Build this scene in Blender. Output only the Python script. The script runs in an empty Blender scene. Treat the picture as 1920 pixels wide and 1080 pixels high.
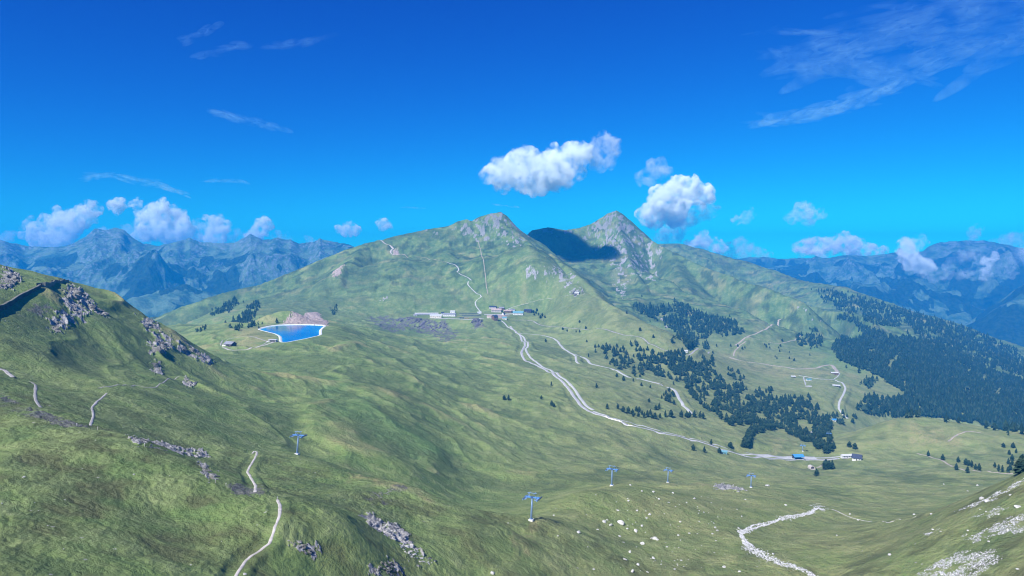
import bpy, bmesh, math, random
import numpy as np
from mathutils import Vector, Matrix

random.seed(7)
RNG = np.random.default_rng(11)
R = math.radians
scene = bpy.context.scene
COL = scene.collection

# ------------------------------------------------------------------ camera
FPX = 1371.0                       # focal length in pixels of the 1920 px wide photograph
PITCH = math.atan(60.0 / FPX)      # the camera looks 2.5 degrees below the horizon
cam_data = bpy.data.cameras.new("camera")
cam_data.angle = 2 * math.atan(960.0 / FPX)
cam_data.clip_start = 1.0
cam_data.clip_end = 90000.0
cam = bpy.data.objects.new("camera", cam_data)
COL.objects.link(cam)
cam.location = (0, 0, 0)
cam.rotation_euler = (R(90) - PITCH, 0, 0)
scene.camera = cam
CP, SP = math.cos(PITCH), math.sin(PITCH)

def ray(px, py):
    """direction of a sight line as (x/y, z/y)"""
    u = (px - 960.0) / FPX
    v = (540.0 - py) / FPX
    dy = CP + v * SP
    dz = -SP + v * CP
    return u / dy, dz / dy

def at(px, py, Y):
    s, e = ray(px, py)
    return Vector((s * Y, Y, e * Y))

# ------------------------------------------------------------------ noise
def _hash(ix, iy, seed):
    h = (ix.astype(np.int64) * 374761393 + iy.astype(np.int64) * 668265263 + seed * 982451653) & 0xFFFFFFFF
    h = ((h ^ (h >> 13)) * 1274126177) & 0xFFFFFFFF
    h = (h ^ (h >> 16))
    return h.astype(np.float32) * np.float32(2 * math.pi / 4294967296.0)

def perlin(x, y, seed=0):
    x = np.asarray(x, dtype=np.float64); y = np.asarray(y, dtype=np.float64)
    ix = np.floor(x); iy = np.floor(y)
    fx = (x - ix).astype(np.float32); fy = (y - iy).astype(np.float32)
    ux = fx * fx * fx * (fx * (fx * 6 - 15) + 10)
    uy = fy * fy * fy * (fy * (fy * 6 - 15) + 10)
    def g(dx, dy):
        a = _hash(ix + dx, iy + dy, seed)
        return np.cos(a) * (fx - dx) + np.sin(a) * (fy - dy)
    a = g(0, 0); b = g(1, 0); c = g(0, 1); d = g(1, 1)
    r = (a + (b - a) * ux)
    r2 = (c + (d - c) * ux)
    return (r + (r2 - r) * uy) * np.float32(1.5)

def fbm(x, y, octv=4, seed=0, gain=0.5):
    s = 0; a = 1.0
    for k in range(octv):
        s = s + a * perlin(x, y, seed + k * 17)
        x = x * 2.03 + 13.7; y = y * 2.03 - 7.1; a *= gain
    return s

def ridged(x, y, octv=4, seed=0, gain=0.5):
    s = 0; a = 1.0; w = 1.0
    for k in range(octv):
        n = 1 - np.abs(perlin(x, y, seed + k * 17)) * 1.4
        n = np.clip(n, 0, 1) ** 2
        s = s + a * n * w
        w = np.clip(n * 1.3, 0, 1)
        x = x * 2.07 + 3.7; y = y * 2.07 - 9.1; a *= gain
    return s

def sstep(a, b, x):
    t = np.clip((x - a) / (b - a), 0, 1)
    return t * t * (3 - 2 * t)

# ------------------------------------------------------------------ mesh helpers
def mesh_np(name, verts, faces, mat=None, smooth=True, parent=None, link=True):
    """verts (n,3), faces (m,k) arrays -> linked object"""
    verts = np.asarray(verts, dtype=np.float32); faces = np.asarray(faces, dtype=np.int32)
    me = bpy.data.meshes.new(name)
    me.vertices.add(len(verts)); me.vertices.foreach_set("co", verts.ravel())
    k = faces.shape[1]
    me.loops.add(faces.size); me.loops.foreach_set("vertex_index", faces.ravel())
    me.polygons.add(len(faces))
    me.polygons.foreach_set("loop_start", np.arange(0, faces.size, k, dtype=np.int32))
    me.polygons.foreach_set("use_smooth", np.full(len(faces), smooth, dtype=bool))
    me.update(calc_edges=True)
    if mat: me.materials.append(mat)
    o = bpy.data.objects.new(name, me)
    if link: COL.objects.link(o)
    if parent: o.parent = parent
    return o

def grid_faces(nr, nc):
    i = np.arange(nr - 1)[:, None] * nc + np.arange(nc - 1)[None, :]
    i = i.ravel()
    return np.stack([i, i + 1, i + nc + 1, i + nc], axis=1)

def tag(o, label=None, cat=None, group=None, kind=None):
    if label: o["label"] = label
    if cat: o["category"] = cat
    if group: o["group"] = group
    if kind: o["kind"] = kind
    return o

def empty(name, loc=(0, 0, 0), rz=0.0):
    o = bpy.data.objects.new(name, None)
    o.empty_display_size = 1.0
    o.location = loc; o.rotation_euler = (0, 0, rz)
    COL.objects.link(o)
    return o

# ------------------------------------------------------------------ terrain control points  (px, py, distance)
CTRL = """
-250 1080 150; 0 1080 170; 250 1080 190; 450 1080 215; 600 1080 240; 760 1080 270; 900 1080 300; 945 1080 303
-400 1400 95; 0 1400 110; 500 1400 140; 1000 1400 215; 1500 1400 255; 2000 1400 200; 2400 1300 170; -450 1000 130
-250 900 210; 0 900 235; 200 950 235; 350 1000 235; -250 800 290; 100 820 285; -480 780 210
-250 640 380; 0 735 350; 90 775 322; 170 803 310; 250 822 303; 330 855 293; 400 890 283; 480 927 272; 570 947 270; 640 965 272; 700 1005 280
560 1010 245; 640 1020 255; 700 1045 262; 830 1060 292; 740 1000 305; 800 1000 320; 880 1010 322
475 918 342; 420 880 365; 350 845 390; 290 815 400; 200 770 410; 560 905 370; 480 855 420; 640 925 345; 600 880 410
500 845 465; 560 852 470; 640 881 430; 700 896 412; 760 907 397; 813 932 380; 864 957 366; 958 993 350
720 940 350; 650 905 390; 820 970 345
60 720 420; 0 700 440; -250 620 480; 100 720 455; 200 715 490; 400 780 520; 500 800 540; 640 838 560; 560 785 610; 300 760 470; 560 838 540
-250 470 680; -120 490 690; 0 506 700; 60 518 730; 120 526 760; 180 545 780; 240 569 800; 300 604 830; 345 631 850; 400 665 870; 450 689 900
-250 640 1200; 0 680 1150; 150 690 1150; 250 690 1100; 330 672 1130; -250 620 2000; 0 640 1700; 150 650 1600; 280 650 1500
0 570 590; -250 540 570; 80 560 650; 150 620 640; 250 655 665; 350 700 690; 430 730 710; 520 745 760; 0 640 500; 150 680 560; 300 718 565; 200 590 710; 280 630 740; 350 660 770
430 650 1230; 545 652 1180; 650 640 1350; 620 610 1620; 470 618 1500; 400 622 1450; 340 622 1650; 545 609 1590; 490 640 1290; 400 660 1120
480 690 1000; 540 700 930; 380 606 1900; 330 620 2100; 440 612 1900; 530 597 1900; 600 598 1950; 250 640 2500; 150 640 2600
600 690 1000; 700 690 1050; 700 650 1400; 700 620 2000; 800 622 2170; 800 650 1650; 800 700 1200; 900 640 1900; 900 700 1350; 900 760 1050; 900 820 850; 900 880 680; 850 930 560; 930 950 520
760 760 850; 760 820 680; 760 870 560; 680 760 760; 680 840 580; 700 884 520; 863 980 430; 790 945 470
690 590 2450; 760 589 2470; 820 590 2460; 900 592 2430; 960 588 2450; 1010 580 2500; 910 607 2230; 740 608 2230
965 1003 358; 948 1050 320; 1000 973 385; 1100 925 470; 1148 911 530; 1253 904 690; 1180 1000 430; 1180 1080 360; 1050 1080 330; 1300 1000 440; 1300 1080 370; 1350 950 540; 1400 913 730; 1453 921 640; 1543 957 560
1480 970 515; 1395 1001 450; 1430 1042 405; 1500 1069 382; 1545 1088 372; 1450 1000 470
1600 1080 350; 1650 1000 440; 1700 1080 330; 1920 1080 280; 1920 980 322; 1920 897 372; 1850 926 392; 1750 963 430; 1650 980 480; 1560 978 520; 2150 800 390; 2150 1000 270; 2400 800 330
1900 935 560; 1750 945 640; 1650 950 640; 1600 930 720; 1500 900 860; 1400 885 930; 1300 872 950; 1200 872 860; 1100 882 760; 1000 905 650; 1700 910 800; 1850 890 900; 2100 880 860; 2400 860 900; 1040 950 520
1000 830 900; 1000 770 1080; 1000 700 1400; 1100 820 960; 1100 767 1150; 1200 800 1100; 1300 830 1090; 1400 850 1120; 1500 861 1140; 1600 860 1150; 1680 880 1050; 1800 880 1010; 1920 882 990; 1400 870 1030
1640 798 1290; 1720 782 1330; 1800 796 1300; 1920 815 1250; 1570 822 1330; 2100 850 1150; 2400 840 1150; 1700 840 1180; 1850 850 1120; 1720 850 1750; 1900 868 1750; 2100 880 1800
1450 812 1320; 1330 787 1330; 1460 835 1200; 1330 800 1240
1200 690 1750; 1200 740 1370; 1300 700 1800; 1300 750 1480; 1400 760 1620; 1400 710 1950; 1500 780 1620; 1560 795 1620; 1550 700 2150; 1550 740 1850; 1650 720 2150; 1650 765 1880; 1100 660 1900; 1100 620 2150; 1200 640 2250; 1300 660 2250; 1400 650 2500; 1500 650 2600; 1400 690 2150; 1500 690 2250; 1600 670 2400; 1600 625 2900; 1500 605 3000; 1240 690 1800
1700 640 2850; 1700 700 2300; 1800 760 2000; 1800 700 2500; 1920 800 1900; 1920 740 2350; 1920 690 2900; 1800 650 3250; 1920 672 3300; 2200 760 2600; 2200 720 3300; 2400 800 2400
940 601 2330; 985 641 1850; 1060 712 1340; 1050 600 2300; 1000 575 2550
480 572 2600; 420 585 2500; 600 545 2700; 700 525 2750; 800 505 2850; 900 480 2950; 760 560 2570; 860 560 2590; 950 540 2600; 1000 530 2570; 560 570 2500; 650 565 2550; 480 600 2150; 560 585 2250; 400 598 2350; 940 440 3180; 870 445 3120
300 600 2700; 345 573 2800; 420 551 2900; 480 536 2950; 540 513 3000; 600 488 3050; 650 469 3100; 690 456 3150; 740 444 3180; 800 431 3220; 850 421 3250; 905 406 3290; 935 400 3300; 965 429 3250; 985 448 3150; 1018 471 2950; 1045 493 2800; 1095 536 2500; 1125 561 2350; 1160 581 2200; 1200 601 2100; 1250 626 2000
300 620 3300; 480 590 3500; 600 540 3600; 690 510 3700; 800 490 3800; 900 470 3850; 960 470 3700
1000 470 3450; 1040 485 3450; 1080 505 3300; 1080 535 3000; 1110 560 2750; 1150 597 2500; 1230 640 2350
1000 433 3950; 1030 429 3950; 1060 432 3950; 1090 430 3980; 1155 400 4030; 1195 434 3960; 1260 473 3750; 1300 493 3600; 1350 511 3450; 1400 529 3300; 1450 546 3200; 1500 566 3100; 1550 586 3000
1150 480 3600; 1100 490 3500; 1150 540 3200; 1200 560 3000; 1250 600 2800; 1300 560 3100; 1400 600 2800; 1450 620 2700; 1230 520 3350; 1350 625 2600; 1300 610 2750
1000 500 4600; 1160 480 4800; 1000 478 4250; 1050 470 4250; 1100 466 4280; 1155 470 4320; 1220 500 4220; 1270 520 4050; 1300 530 4500; 1450 560 4300; 1540 575 4000; 1560 600 3500; 1650 610 3400; 1740 620 3300
1573 540 4200; 1640 563 4080; 1680 578 4000; 1740 595 3900; 1827 628 3700; 1920 670 3450; 2100 720 3300
1620 590 3700; 1700 600 3500
"""
PTS = []
for row in CTRL.replace("\n", ";").split(";"):
    q = row.split()
    if len(q) == 3:
        px, py, Y = map(float, q)
        s, e = ray(px, py)
        PTS.append((s, math.log(Y), e))
def _abs(px, z, Y):
    s, _ = ray(px, 540)
    PTS.append((s, math.log(Y), z / Y))
for px in (-450, -100, 200, 500, 800, 1100, 1400, 1700, 2000, 2400):
    _abs(px, -560 if px < 1500 else -900, 5200)
    _abs(px, -720 if px < 1500 else -1050, 6800)
for px, z, Y in ((1700, -640, 4600), (1850, -690, 4300), (2000, -740, 4200), (2200, -760, 4200), (1600, -520, 4900), (2400, -780, 4200)):
    _abs(px, z, Y)
for px in (-450, -100):
    _abs(px, -420, 3600)
PTS = np.array(PTS)

def tps_fit(P):
    n = len(P)
    A = P[:, :2]
    d2 = ((A[:, None, :] - A[None, :, :]) ** 2).sum(-1)
    K = 0.5 * d2 * np.log(d2 + 1e-12)
    K[np.diag_indices(n)] = 0
    K = K + np.eye(n) * 2e-5
    Q = np.hstack([np.ones((n, 1)), A])
    M = np.zeros((n + 3, n + 3)); M[:n, :n] = K; M[:n, n:] = Q; M[n:, :n] = Q.T
    return np.linalg.solve(M, np.concatenate([P[:, 2], np.zeros(3)]))

TW = tps_fit(PTS)
def tps_eval(s, t):
    n = len(PTS); out = np.zeros(s.size, dtype=np.float32)
    sf = s.ravel().astype(np.float32); tf = t.ravel().astype(np.float32)
    CH = 200000
    px = PTS[:, 0].astype(np.float32); pt = PTS[:, 1].astype(np.float32); w = TW[:n].astype(np.float32)
    for i in range(0, sf.size, CH):
        a = sf[i:i + CH]; b = tf[i:i + CH]
        acc = (TW[n] + TW[n + 1] * a + TW[n + 2] * b).astype(np.float64)
        for k in range(n):
            d2 = (a - px[k]) ** 2 + (b - pt[k]) ** 2 + np.float32(1e-12)
            acc += w[k] * (0.5 * d2 * np.log(d2))
        out[i:i + CH] = acc
    return out.reshape(s.shape)

# grid: straight rows of constant distance, finer where the picture needs it
import os
Q = 1.0
NS = int(1700 * Q); S0, S1 = -0.86, 0.86
GS = np.linspace(S0, S1, NS)
def _rows():
    t = [math.log(105.0)]
    while t[-1] < math.log(6400):
        Y = math.exp(t[-1])
        step = np.interp(Y, [105, 160, 300, 500, 1000, 2000, 2600, 4300, 6400], [0.006, 0.0034, 0.0030, 0.0030, 0.0034, 0.0040, 0.0036, 0.0036, 0.012])
        t.append(t[-1] + step / Q)
    return np.array(t)
GT = _rows(); NT = len(GT)
GY = np.exp(GT)
# coarse evaluation of the smooth base, then a smooth (cubic) refinement
def cubic_up(C, cs, ct, fs, ft):
    def wts(f, c):
        u = (f - c[0]) / (c[1] - c[0]); i = np.clip(np.floor(u).astype(int), 1, len(c) - 3); x = u - i
        w = np.stack([-0.5 * x + x ** 2 - 0.5 * x ** 3, 1 - 2.5 * x ** 2 + 1.5 * x ** 3, 0.5 * x + 2 * x ** 2 - 1.5 * x ** 3, -0.5 * x ** 2 + 0.5 * x ** 3], 1)
        return i, w
    i, w = wts(ft, ct)
    T = sum(C[i + k - 1, :] * w[:, k:k + 1] for k in range(4))
    j, v = wts(fs, cs)
    return sum(T[:, j + k - 1] * v[None, :, k] for k in range(4))
_cs = np.linspace(S0 - 0.02, S1 + 0.02, 440); _ct = np.linspace(GT[0] - 0.02, GT[-1] + 0.02, 460)
_C = tps_eval(np.broadcast_to(_cs[None, :], (460, 440)), np.broadcast_to(_ct[:, None], (460, 440)))
E = cubic_up(_C, _cs, _ct, GS, GT).astype(np.float32)

YY = np.broadcast_to(GY[:, None], (NT, NS)).astype(np.float32)
XX = (GS[None, :] * GY[:, None]).astype(np.float32)
Z = E * YY

# ridges: crests kept crisp on the two summits and their spurs
RIDGES = [
 (0.66, 12, "300 600 2700; 345 572 2800; 420 550 2900; 480 535 2950; 540 512 3000; 600 487 3050; 650 468 3100; 690 455 3150; 740 443 3180; 800 430 3220; 840 424 3240; 862 414 3255; 874 411 3260; 884 415 3265; 905 405 3285; 922 400 3297"),
 (1.2, 8, "922 400 3297; 938 397 3300; 946 402 3300; 956 417 3285; 968 431 3240; 985 450 3150"),
 (0.95, 14, "985 450 3150; 996 458 3050; 1020 465 2950; 1040 487 2800; 1058 496 2720; 1077 513 2620; 1105 537 2480; 1125 560 2350; 1160 580 2200; 1200 600 2100; 1250 625 2000"),
 (1.0, 8, "978 458 3880; 989 441 3900; 1000 431 3900; 1027 426 3900; 1043 428 3900; 1060 431 3900; 1085 428 3940; 1110 419 3980; 1128 408 4000; 1140 400 4010; 1150 396 4020; 1156 394 4020; 1163 398 4020; 1178 411 4000; 1196 435 3950; 1215 447 3900; 1260 472 3750; 1300 492 3600; 1350 510 3450; 1400 528 3300; 1450 545 3200; 1500 565 3100"),
 (0.42, 60, "1205 460 5200; 1240 457 5200; 1270 456 5200; 1300 464 5200; 1330 473 5100; 1380 486 5000; 1430 503 4800; 1480 522 4600; 1520 530 4400; 1573 538 4200; 1640 562 4080; 1680 577 4000; 1740 593 3900; 1827 625 3700; 1920 668 3450"),
 (0.60, 20, "690 455 3150; 655 490 2900; 625 520 2750; 600 550 2620"),
 (0.60, 20, "850 424 3250; 835 470 2980; 815 510 2800; 790 550 2620"),
 (1.05, 12, "1155 397 4020; 1160 430 3850; 1172 465 3650; 1185 505 3420; 1215 545 3150"),
 (0.62, 20, "1260 472 3750; 1275 520 3400; 1300 560 3150"),
]
def ridge_max(Zg, X, Y, line, slope, w):
    pts = [at(*map(float, r.split())) for r in line.split(";")]
    out = Zg
    for a, b in zip(pts, pts[1:]):
        rad = 420
        y0, y1 = min(a.y, b.y) - rad, max(a.y, b.y) + rad
        i0, i1 = np.searchsorted(Y[:, 0], [y0, y1])
        if i1 <= i0: continue
        sx0 = (min(a.x, b.x) - rad) / min(a.y, b.y); sx1 = (max(a.x, b.x) + rad) / min(a.y, b.y)
        srow = X[i0, :] / Y[i0, 0]
        j0, j1 = np.searchsorted(srow, [min(sx0, sx0 * 0.7), max(sx1, sx1 * 0.7)])
        x = X[i0:i1, j0:j1]; y = Y[i0:i1, j0:j1]
        ab = b - a; L2 = ab.x ** 2 + ab.y ** 2
        t = np.clip(((x - a.x) * ab.x + (y - a.y) * ab.y) / L2, 0, 1)
        d = np.hypot(x - a.x - t * ab.x, y - a.y - t * ab.y)
        h = a.z + ab.z * t - slope * (np.sqrt(d * d + w * w) - w)
        out[i0:i1, j0:j1] = np.maximum(out[i0:i1, j0:j1], h)
    return out
RF = np.full(Z.shape, -1e4, dtype=np.float32); DF = np.full(Z.shape, 1e4, dtype=np.float32)
RC = RF.copy()                                   # main crests only
def ridge_field(line, slope, w, main):
    pts = [at(*map(float, r.split())) for r in line.split(";")]
    for a, b in zip(pts, pts[1:]):
        rad = 470
        y0, y1 = min(a.y, b.y) - rad, max(a.y, b.y) + rad
        i0, i1 = np.searchsorted(GY, [y0, y1])
        ss = [(min(a.x, b.x) - rad) / y0, (min(a.x, b.x) - rad) / y1, (max(a.x, b.x) + rad) / y0, (max(a.x, b.x) + rad) / y1]
        j0, j1 = np.searchsorted(GS, [min(ss), max(ss)])
        x = XX[i0:i1, j0:j1]; y = YY[i0:i1, j0:j1]
        ab = b - a; L2 = ab.x ** 2 + ab.y ** 2
        t = np.clip(((x - a.x) * ab.x + (y - a.y) * ab.y) / L2, 0, 1)
        d = np.hypot(x - a.x - t * ab.x, y - a.y - t * ab.y)
        h = a.z + ab.z * t - slope * (np.sqrt(d * d + w * w) - w)
        RF[i0:i1, j0:j1] = np.maximum(RF[i0:i1, j0:j1], h)
        if main:
            RC[i0:i1, j0:j1] = np.maximum(RC[i0:i1, j0:j1], h); DF[i0:i1, j0:j1] = np.minimum(DF[i0:i1, j0:j1], d)
for q, (sl, w, line) in enumerate(RIDGES):
    ridge_field(line, sl, w, q in (0, 1, 3, 4))
FREE = 420 * sstep(190, 440, DF)              # the crests' hold on the slopes fades out with distance
Z = np.where(DF < 440, np.minimum(Z, RC + 0.12 * DF + FREE), Z)
Z = np.maximum(Z, RF)

# relief: broad swells, gullies that run down to the valley, hummocks, tussocks
Dm = sstep(2250, 2900, YY)                        # the mountains at the back
Lm = 1 - Dm
gx, gy = 0.575, -0.818                            # fall line of the long meadow ribs
al = XX * gx + YY * gy; ac = -XX * gy + YY * gx
ribs = ridged(ac / 78.0 + 0.55 * fbm(XX / 150, YY / 150, 3, 5), al / 300.0 + 0.3 * fbm(XX / 200, YY / 200, 2, 6), 3, 21) - 0.75
folds = ridged(ac / 170.0 + 0.5 * fbm(XX / 260, YY / 260, 2, 15), al / 420.0, 2, 23) - 0.7
rib_amt = Lm * sstep(430, 620, YY) * (0.35 + 0.65 * sstep(0.25, -0.15, XX / YY))
n100 = fbm(XX / 120, YY / 120, 3, 3); n30 = fbm(XX / 30, YY / 30, 3, 31); n9 = fbm(XX / 9, YY / 9, 3, 41)
Z += Lm * n100 * 3.0 * sstep(250, 700, YY) * (1 - 0.5 * sstep(1450, 1900, YY)) + rib_amt * (ribs * 3.6 + folds * 4.5)
n60 = fbm(XX / 58 + 0.3 * n100, YY / 58, 3, 33)
flat = 1 - 0.65 * sstep(1450, 1900, YY)
Z += Lm * sstep(480, 800, YY) * n60 * 1.9 * flat
Z += Lm * n30 * (0.5 + 0.8 * sstep(500, 1200, YY)) * flat + Lm * n9 * 0.28
near = sstep(620, 300, YY)
tuss = sstep(-0.5, 0.5, fbm(XX / 40, YY / 40, 3, 57))           # heathery ground is rougher than mown-looking turf
Z += near * (0.25 + 0.75 * tuss) * (0.34 * fbm(XX / 4.2, YY / 4.2, 2, 51) + 0.26 * perlin(XX / 1.7, YY / 1.7, 61))
Z += Lm * sstep(500, 800, YY) * (0.35 * fbm(XX / 14, YY / 14, 2, 63))
Z += Dm * 6.5 * (ridged(XX / 150 + 0.4 * n100, YY / 170, 4, 67) - 0.75) * sstep(60, -120, Z)
# the mountains: gullies and rock ribs
wx = XX + 60 * fbm(XX / 400, YY / 400, 2, 71); wy = YY + 60 * fbm(XX / 400, YY / 400, 2, 73)
m1 = ridged(wx / 520, wy / 700, 5, 81, 0.52) - 0.9
m2 = fbm(wx / 130, wy / 190, 4, 91)
hi = sstep(-150, 120, Z)
crest = sstep(10, 190, DF)
Z += Dm * (m1 * (16 + 16 * hi) * crest + m2 * (3.0 + 4.5 * hi) * (0.25 + 0.75 * crest))

Z = np.where((DF < 440) & (Dm > 0), np.minimum(Z, np.maximum(RC + 0.16 * DF + 2.0 + FREE, RF)), Z)

def bil(A, x, y):
    x = np.asarray(x, dtype=np.float64); y = np.maximum(np.asarray(y, dtype=np.float64), 106.0)
    u = np.clip((x / y - S0) / (S1 - S0) * (NS - 1), 0, NS - 1.001)
    ti = np.interp(np.log(y), GT, np.arange(NT)); ti = np.clip(ti, 0, NT - 1.001)
    i = ti.astype(int); j = u.astype(int); a = ti - i; b = u - j
    return (A[i, j] * (1 - a) + A[i + 1, j] * a) * (1 - b) + (A[i, j + 1] * (1 - a) + A[i + 1, j + 1] * a) * b

def H(x, y):
    return bil(Z, x, y)

def pick(px, py, near_to=None):
    """ground point seen along a sight line of the photograph (first hit, or the hit closest to a distance)"""
    s, e = ray(px, py)
    u = np.clip((s - S0) / (S1 - S0) * (NS - 1), 0, NS - 1.001); j = int(u); b = u - j
    prof = (Z[:, j] * (1 - b) + Z[:, j + 1] * b) / GY
    up = (prof[1:] >= e) & (prof[:-1] < e)
    idx = np.nonzero(up)[0]
    if len(idx) == 0:
        k = int(np.argmax(prof)) if near_to is None else int(np.argmin(np.abs(GY - near_to) / near_to + 20 * np.abs(prof - e)))
        Y = GY[k]
    else:
        k = idx[0] if near_to is None else idx[np.argmin(np.abs(GY[idx] - near_to))]
        f = (e - prof[k]) / (prof[k + 1] - prof[k] + 1e-12)
        Y = GY[k] + f * (GY[k + 1] - GY[k])
    return Vector((s * Y, Y, float(H(s * Y, Y))))

def inpoly(x, y, poly):
    n = len(poly); c = np.zeros(x.shape, dtype=bool); j = n - 1
    for i in range(n):
        xi, yi = poly[i]; xj, yj = poly[j]
        if yi != yj:
            c ^= ((yi > y) != (yj > y)) & (x < (xj - xi) * (y - yi) / (yj - yi) + xi)
        j = i
    return c

def pts_of(txt):
    return [tuple(map(float, r.split())) for r in txt.split(";") if r.strip()]

def ground_poly(txt):
    """a patch on the ground; corners as (x, y) ground coordinates"""
    out = []
    for r in pts_of(txt):
        p = pick(r[0], r[1], r[2] if len(r) > 2 else None)
        out.append((p.x, p.y))
    return out
# ------------------------------------------------------------------ shaped ground: reservoir basin, village terrace
def poly_sdist(x, y, poly):
    d = np.full(x.shape, 1e9); n = len(poly)
    for i in range(n):
        ax, ay = poly[i]; bx, by = poly[(i + 1) % n]
        L2 = (bx - ax) ** 2 + (by - ay) ** 2 + 1e-9
        t = np.clip(((x - ax) * (bx - ax) + (y - ay) * (by - ay)) / L2, 0, 1)
        d = np.minimum(d, np.hypot(x - ax - t * (bx - ax), y - ay - t * (by - ay)))
    return np.where(inpoly(x, y, poly), -d, d)

def plane_poly(txt, z):
    out = []
    for px, py in pts_of(txt):
        s, e = ray(px, py); Y = z / e
        out.append((s * Y, Y))
    return out

def smooth_closed(P, n=8):
    out = []; m = len(P)
    for i in range(m):
        p0, p1, p2, p3 = (np.array(P[(i + k - 1) % m]) for k in range(4))
        for q in range(n):
            t = q / n
            out.append(tuple(0.5 * (2 * p1 + (p2 - p0) * t + (2 * p0 - 5 * p1 + 4 * p2 - p3) * t * t + (3 * p1 - p0 - 3 * p2 + p3) * t ** 3)))
    return out

def window(poly, margin):
    xs = [p[0] for p in poly]; ys = [p[1] for p in poly]
    y0, y1 = max(min(ys) - margin, 108), max(ys) + margin
    i0, i1 = np.searchsorted(GY, [y0, y1])
    s = [(min(xs) - margin) / y0, (min(xs) - margin) / y1, (max(xs) + margin) / y0, (max(xs) + margin) / y1]
    j0, j1 = np.searchsorted(GS, [min(s), max(s)])
    return slice(i0, i1), slice(j0, j1)

LAKE_Z = -149.0
LAKE = smooth_closed(plane_poly("489 618; 503 613.5; 521 610.6; 545 609.6; 567 609.4; 590 610; 606 611.4; 603 615; 599 619; 598 624; 597 629; 582 633; 567 636.5; 551 639.5; 536 642.3; 530 641.5; 529 637; 528 632; 523 628.5; 517 626; 503 622.5", LAKE_Z), 6)
w = window(LAKE, 170)
d = poly_sdist(XX[w], YY[w], LAKE)
lvl = np.where(d < 0, LAKE_Z - np.clip(-d * 0.45, 0, 7), LAKE_Z + np.clip(d * 0.30, 0, 1.2))
k = 1 - sstep(9, 95, d)
Z[w] = Z[w] * (1 - k) + lvl * k

TERR_Z = -196.0
TERR = plane_poly("768 597; 830 598; 905 599; 960 594; 1020 591; 1012 587.5; 950 586; 880 586.5; 780 588", TERR_Z)
w = window(TERR, 160)
d = poly_sdist(XX[w], YY[w], TERR)
k = 1 - sstep(0, 75, d)
Z[w] = Z[w] * (1 - k) + TERR_Z * k

# quarry face behind the reservoir
p = pick(572, 600, 1640)
d = np.hypot((XX - p.x) / 62.0, (YY - (1655)) / 34.0)
Z += 27 * np.exp(-d ** 2 * 1.4)

# the ridge cutting at the left holds a long dark retaining wall; stepped ground behind it
# ------------------------------------------------------------------ what covers the ground (masks)
ROCK = """
0 507; 18 506; 36 516; 38 528; 15 542; 0 545
121 546; 135 535; 149 538; 160 550; 172 566; 168 585; 155 600; 135 606; 121 622; 103 626; 93 615; 97 600; 114 590; 113 570
158 562; 175 567; 192 580; 200 592; 188 593; 172 583
255 592; 288 602; 308 622; 300 640; 276 622
286 632; 310 624; 325 640; 322 658; 286 666; 277 656
326 636; 350 642; 366 656; 402 676; 396 686; 360 670; 335 657
286 680; 304 676; 304 701; 290 703
345 705; 368 720; 365 729; 345 723
236 819 340; 300 828 340; 380 843 340; 392 856 340; 340 853 340; 260 838 340
373 874 330; 396 878 330; 411 893 330; 396 899 330; 375 886 330
668 966; 695 961; 705 975; 725 979; 745 984; 760 994; 770 1010; 776 1025; 792 1036; 815 1055; 830 1065; 838 1078; 824 1079; 804 1063; 780 1056; 760 1043; 745 1026; 728 1006; 705 996; 690 986; 672 971
690 1058; 714 1046; 740 1050; 755 1064; 757 1079; 690 1079
530 1010; 545 1007; 595 1020; 602 1035; 576 1041; 550 1031
860 432; 905 405; 940 402; 965 428; 985 451; 992 460; 960 462; 930 442; 890 450
978 506; 1005 500; 1022 516; 990 518
1016 512; 1058 500; 1082 530; 1066 534; 1040 520
1000 562; 1018 554; 1012 568
1066 554; 1070 543; 1092 542; 1096 552
712 563; 724 556; 722 570
1098 428; 1135 403; 1158 398; 1182 412; 1198 437; 1176 430; 1150 424; 1120 432
1110 440; 1200 440; 1258 474; 1230 490; 1200 520; 1160 505; 1130 470
1150 510; 1170 480; 1188 488; 1180 520; 1165 560; 1155 540
1340 911; 1358 907; 1373 915; 1400 919; 1400 925; 1345 919
1240 585; 1262 600; 1256 612; 1236 600
1210 500; 1232 505; 1226 530; 1212 520
1470 560; 1500 578; 1540 600; 1530 604; 1490 584
"""
SHALE = """
36 582; 85 566; 96 575; 76 591; 40 593
690 936; 705 918; 742 908; 762 913; 755 923; 730 936; 705 951
690 593; 716 591; 760 594; 808 598; 842 605; 856 622; 842 640; 805 626; 760 616; 736 623; 706 612
882 597; 906 598; 906 612; 890 618
425 912 310; 470 905 320; 500 930 300; 440 925 300
0 735; 60 765; 130 788; 170 803; 120 800; 40 776; 0 762
"""
PINK = """
524 607; 545 592; 572 588; 596 585; 606 598; 616 606; 612 613; 600 609; 560 608
622 512; 645 496; 640 507; 626 522
735 470; 750 472; 754 478; 736 478
918 590; 952 588; 950 597; 920 597
"""
SCREE = """
1850 936; 1921 897; 1921 905; 1840 946; 1795 957
1808 1012; 1860 985; 1921 964; 1921 992; 1870 1002; 1830 1014
1720 1081; 1760 1050; 1800 1034; 1862 1034; 1874 1050; 1840 1070; 1822 1081
1735 1000; 1755 990; 1760 996; 1740 1006
1835 965; 1880 950; 1870 962; 1838 974
1520 948; 1536 944; 1545 955; 1536 958
"""
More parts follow.
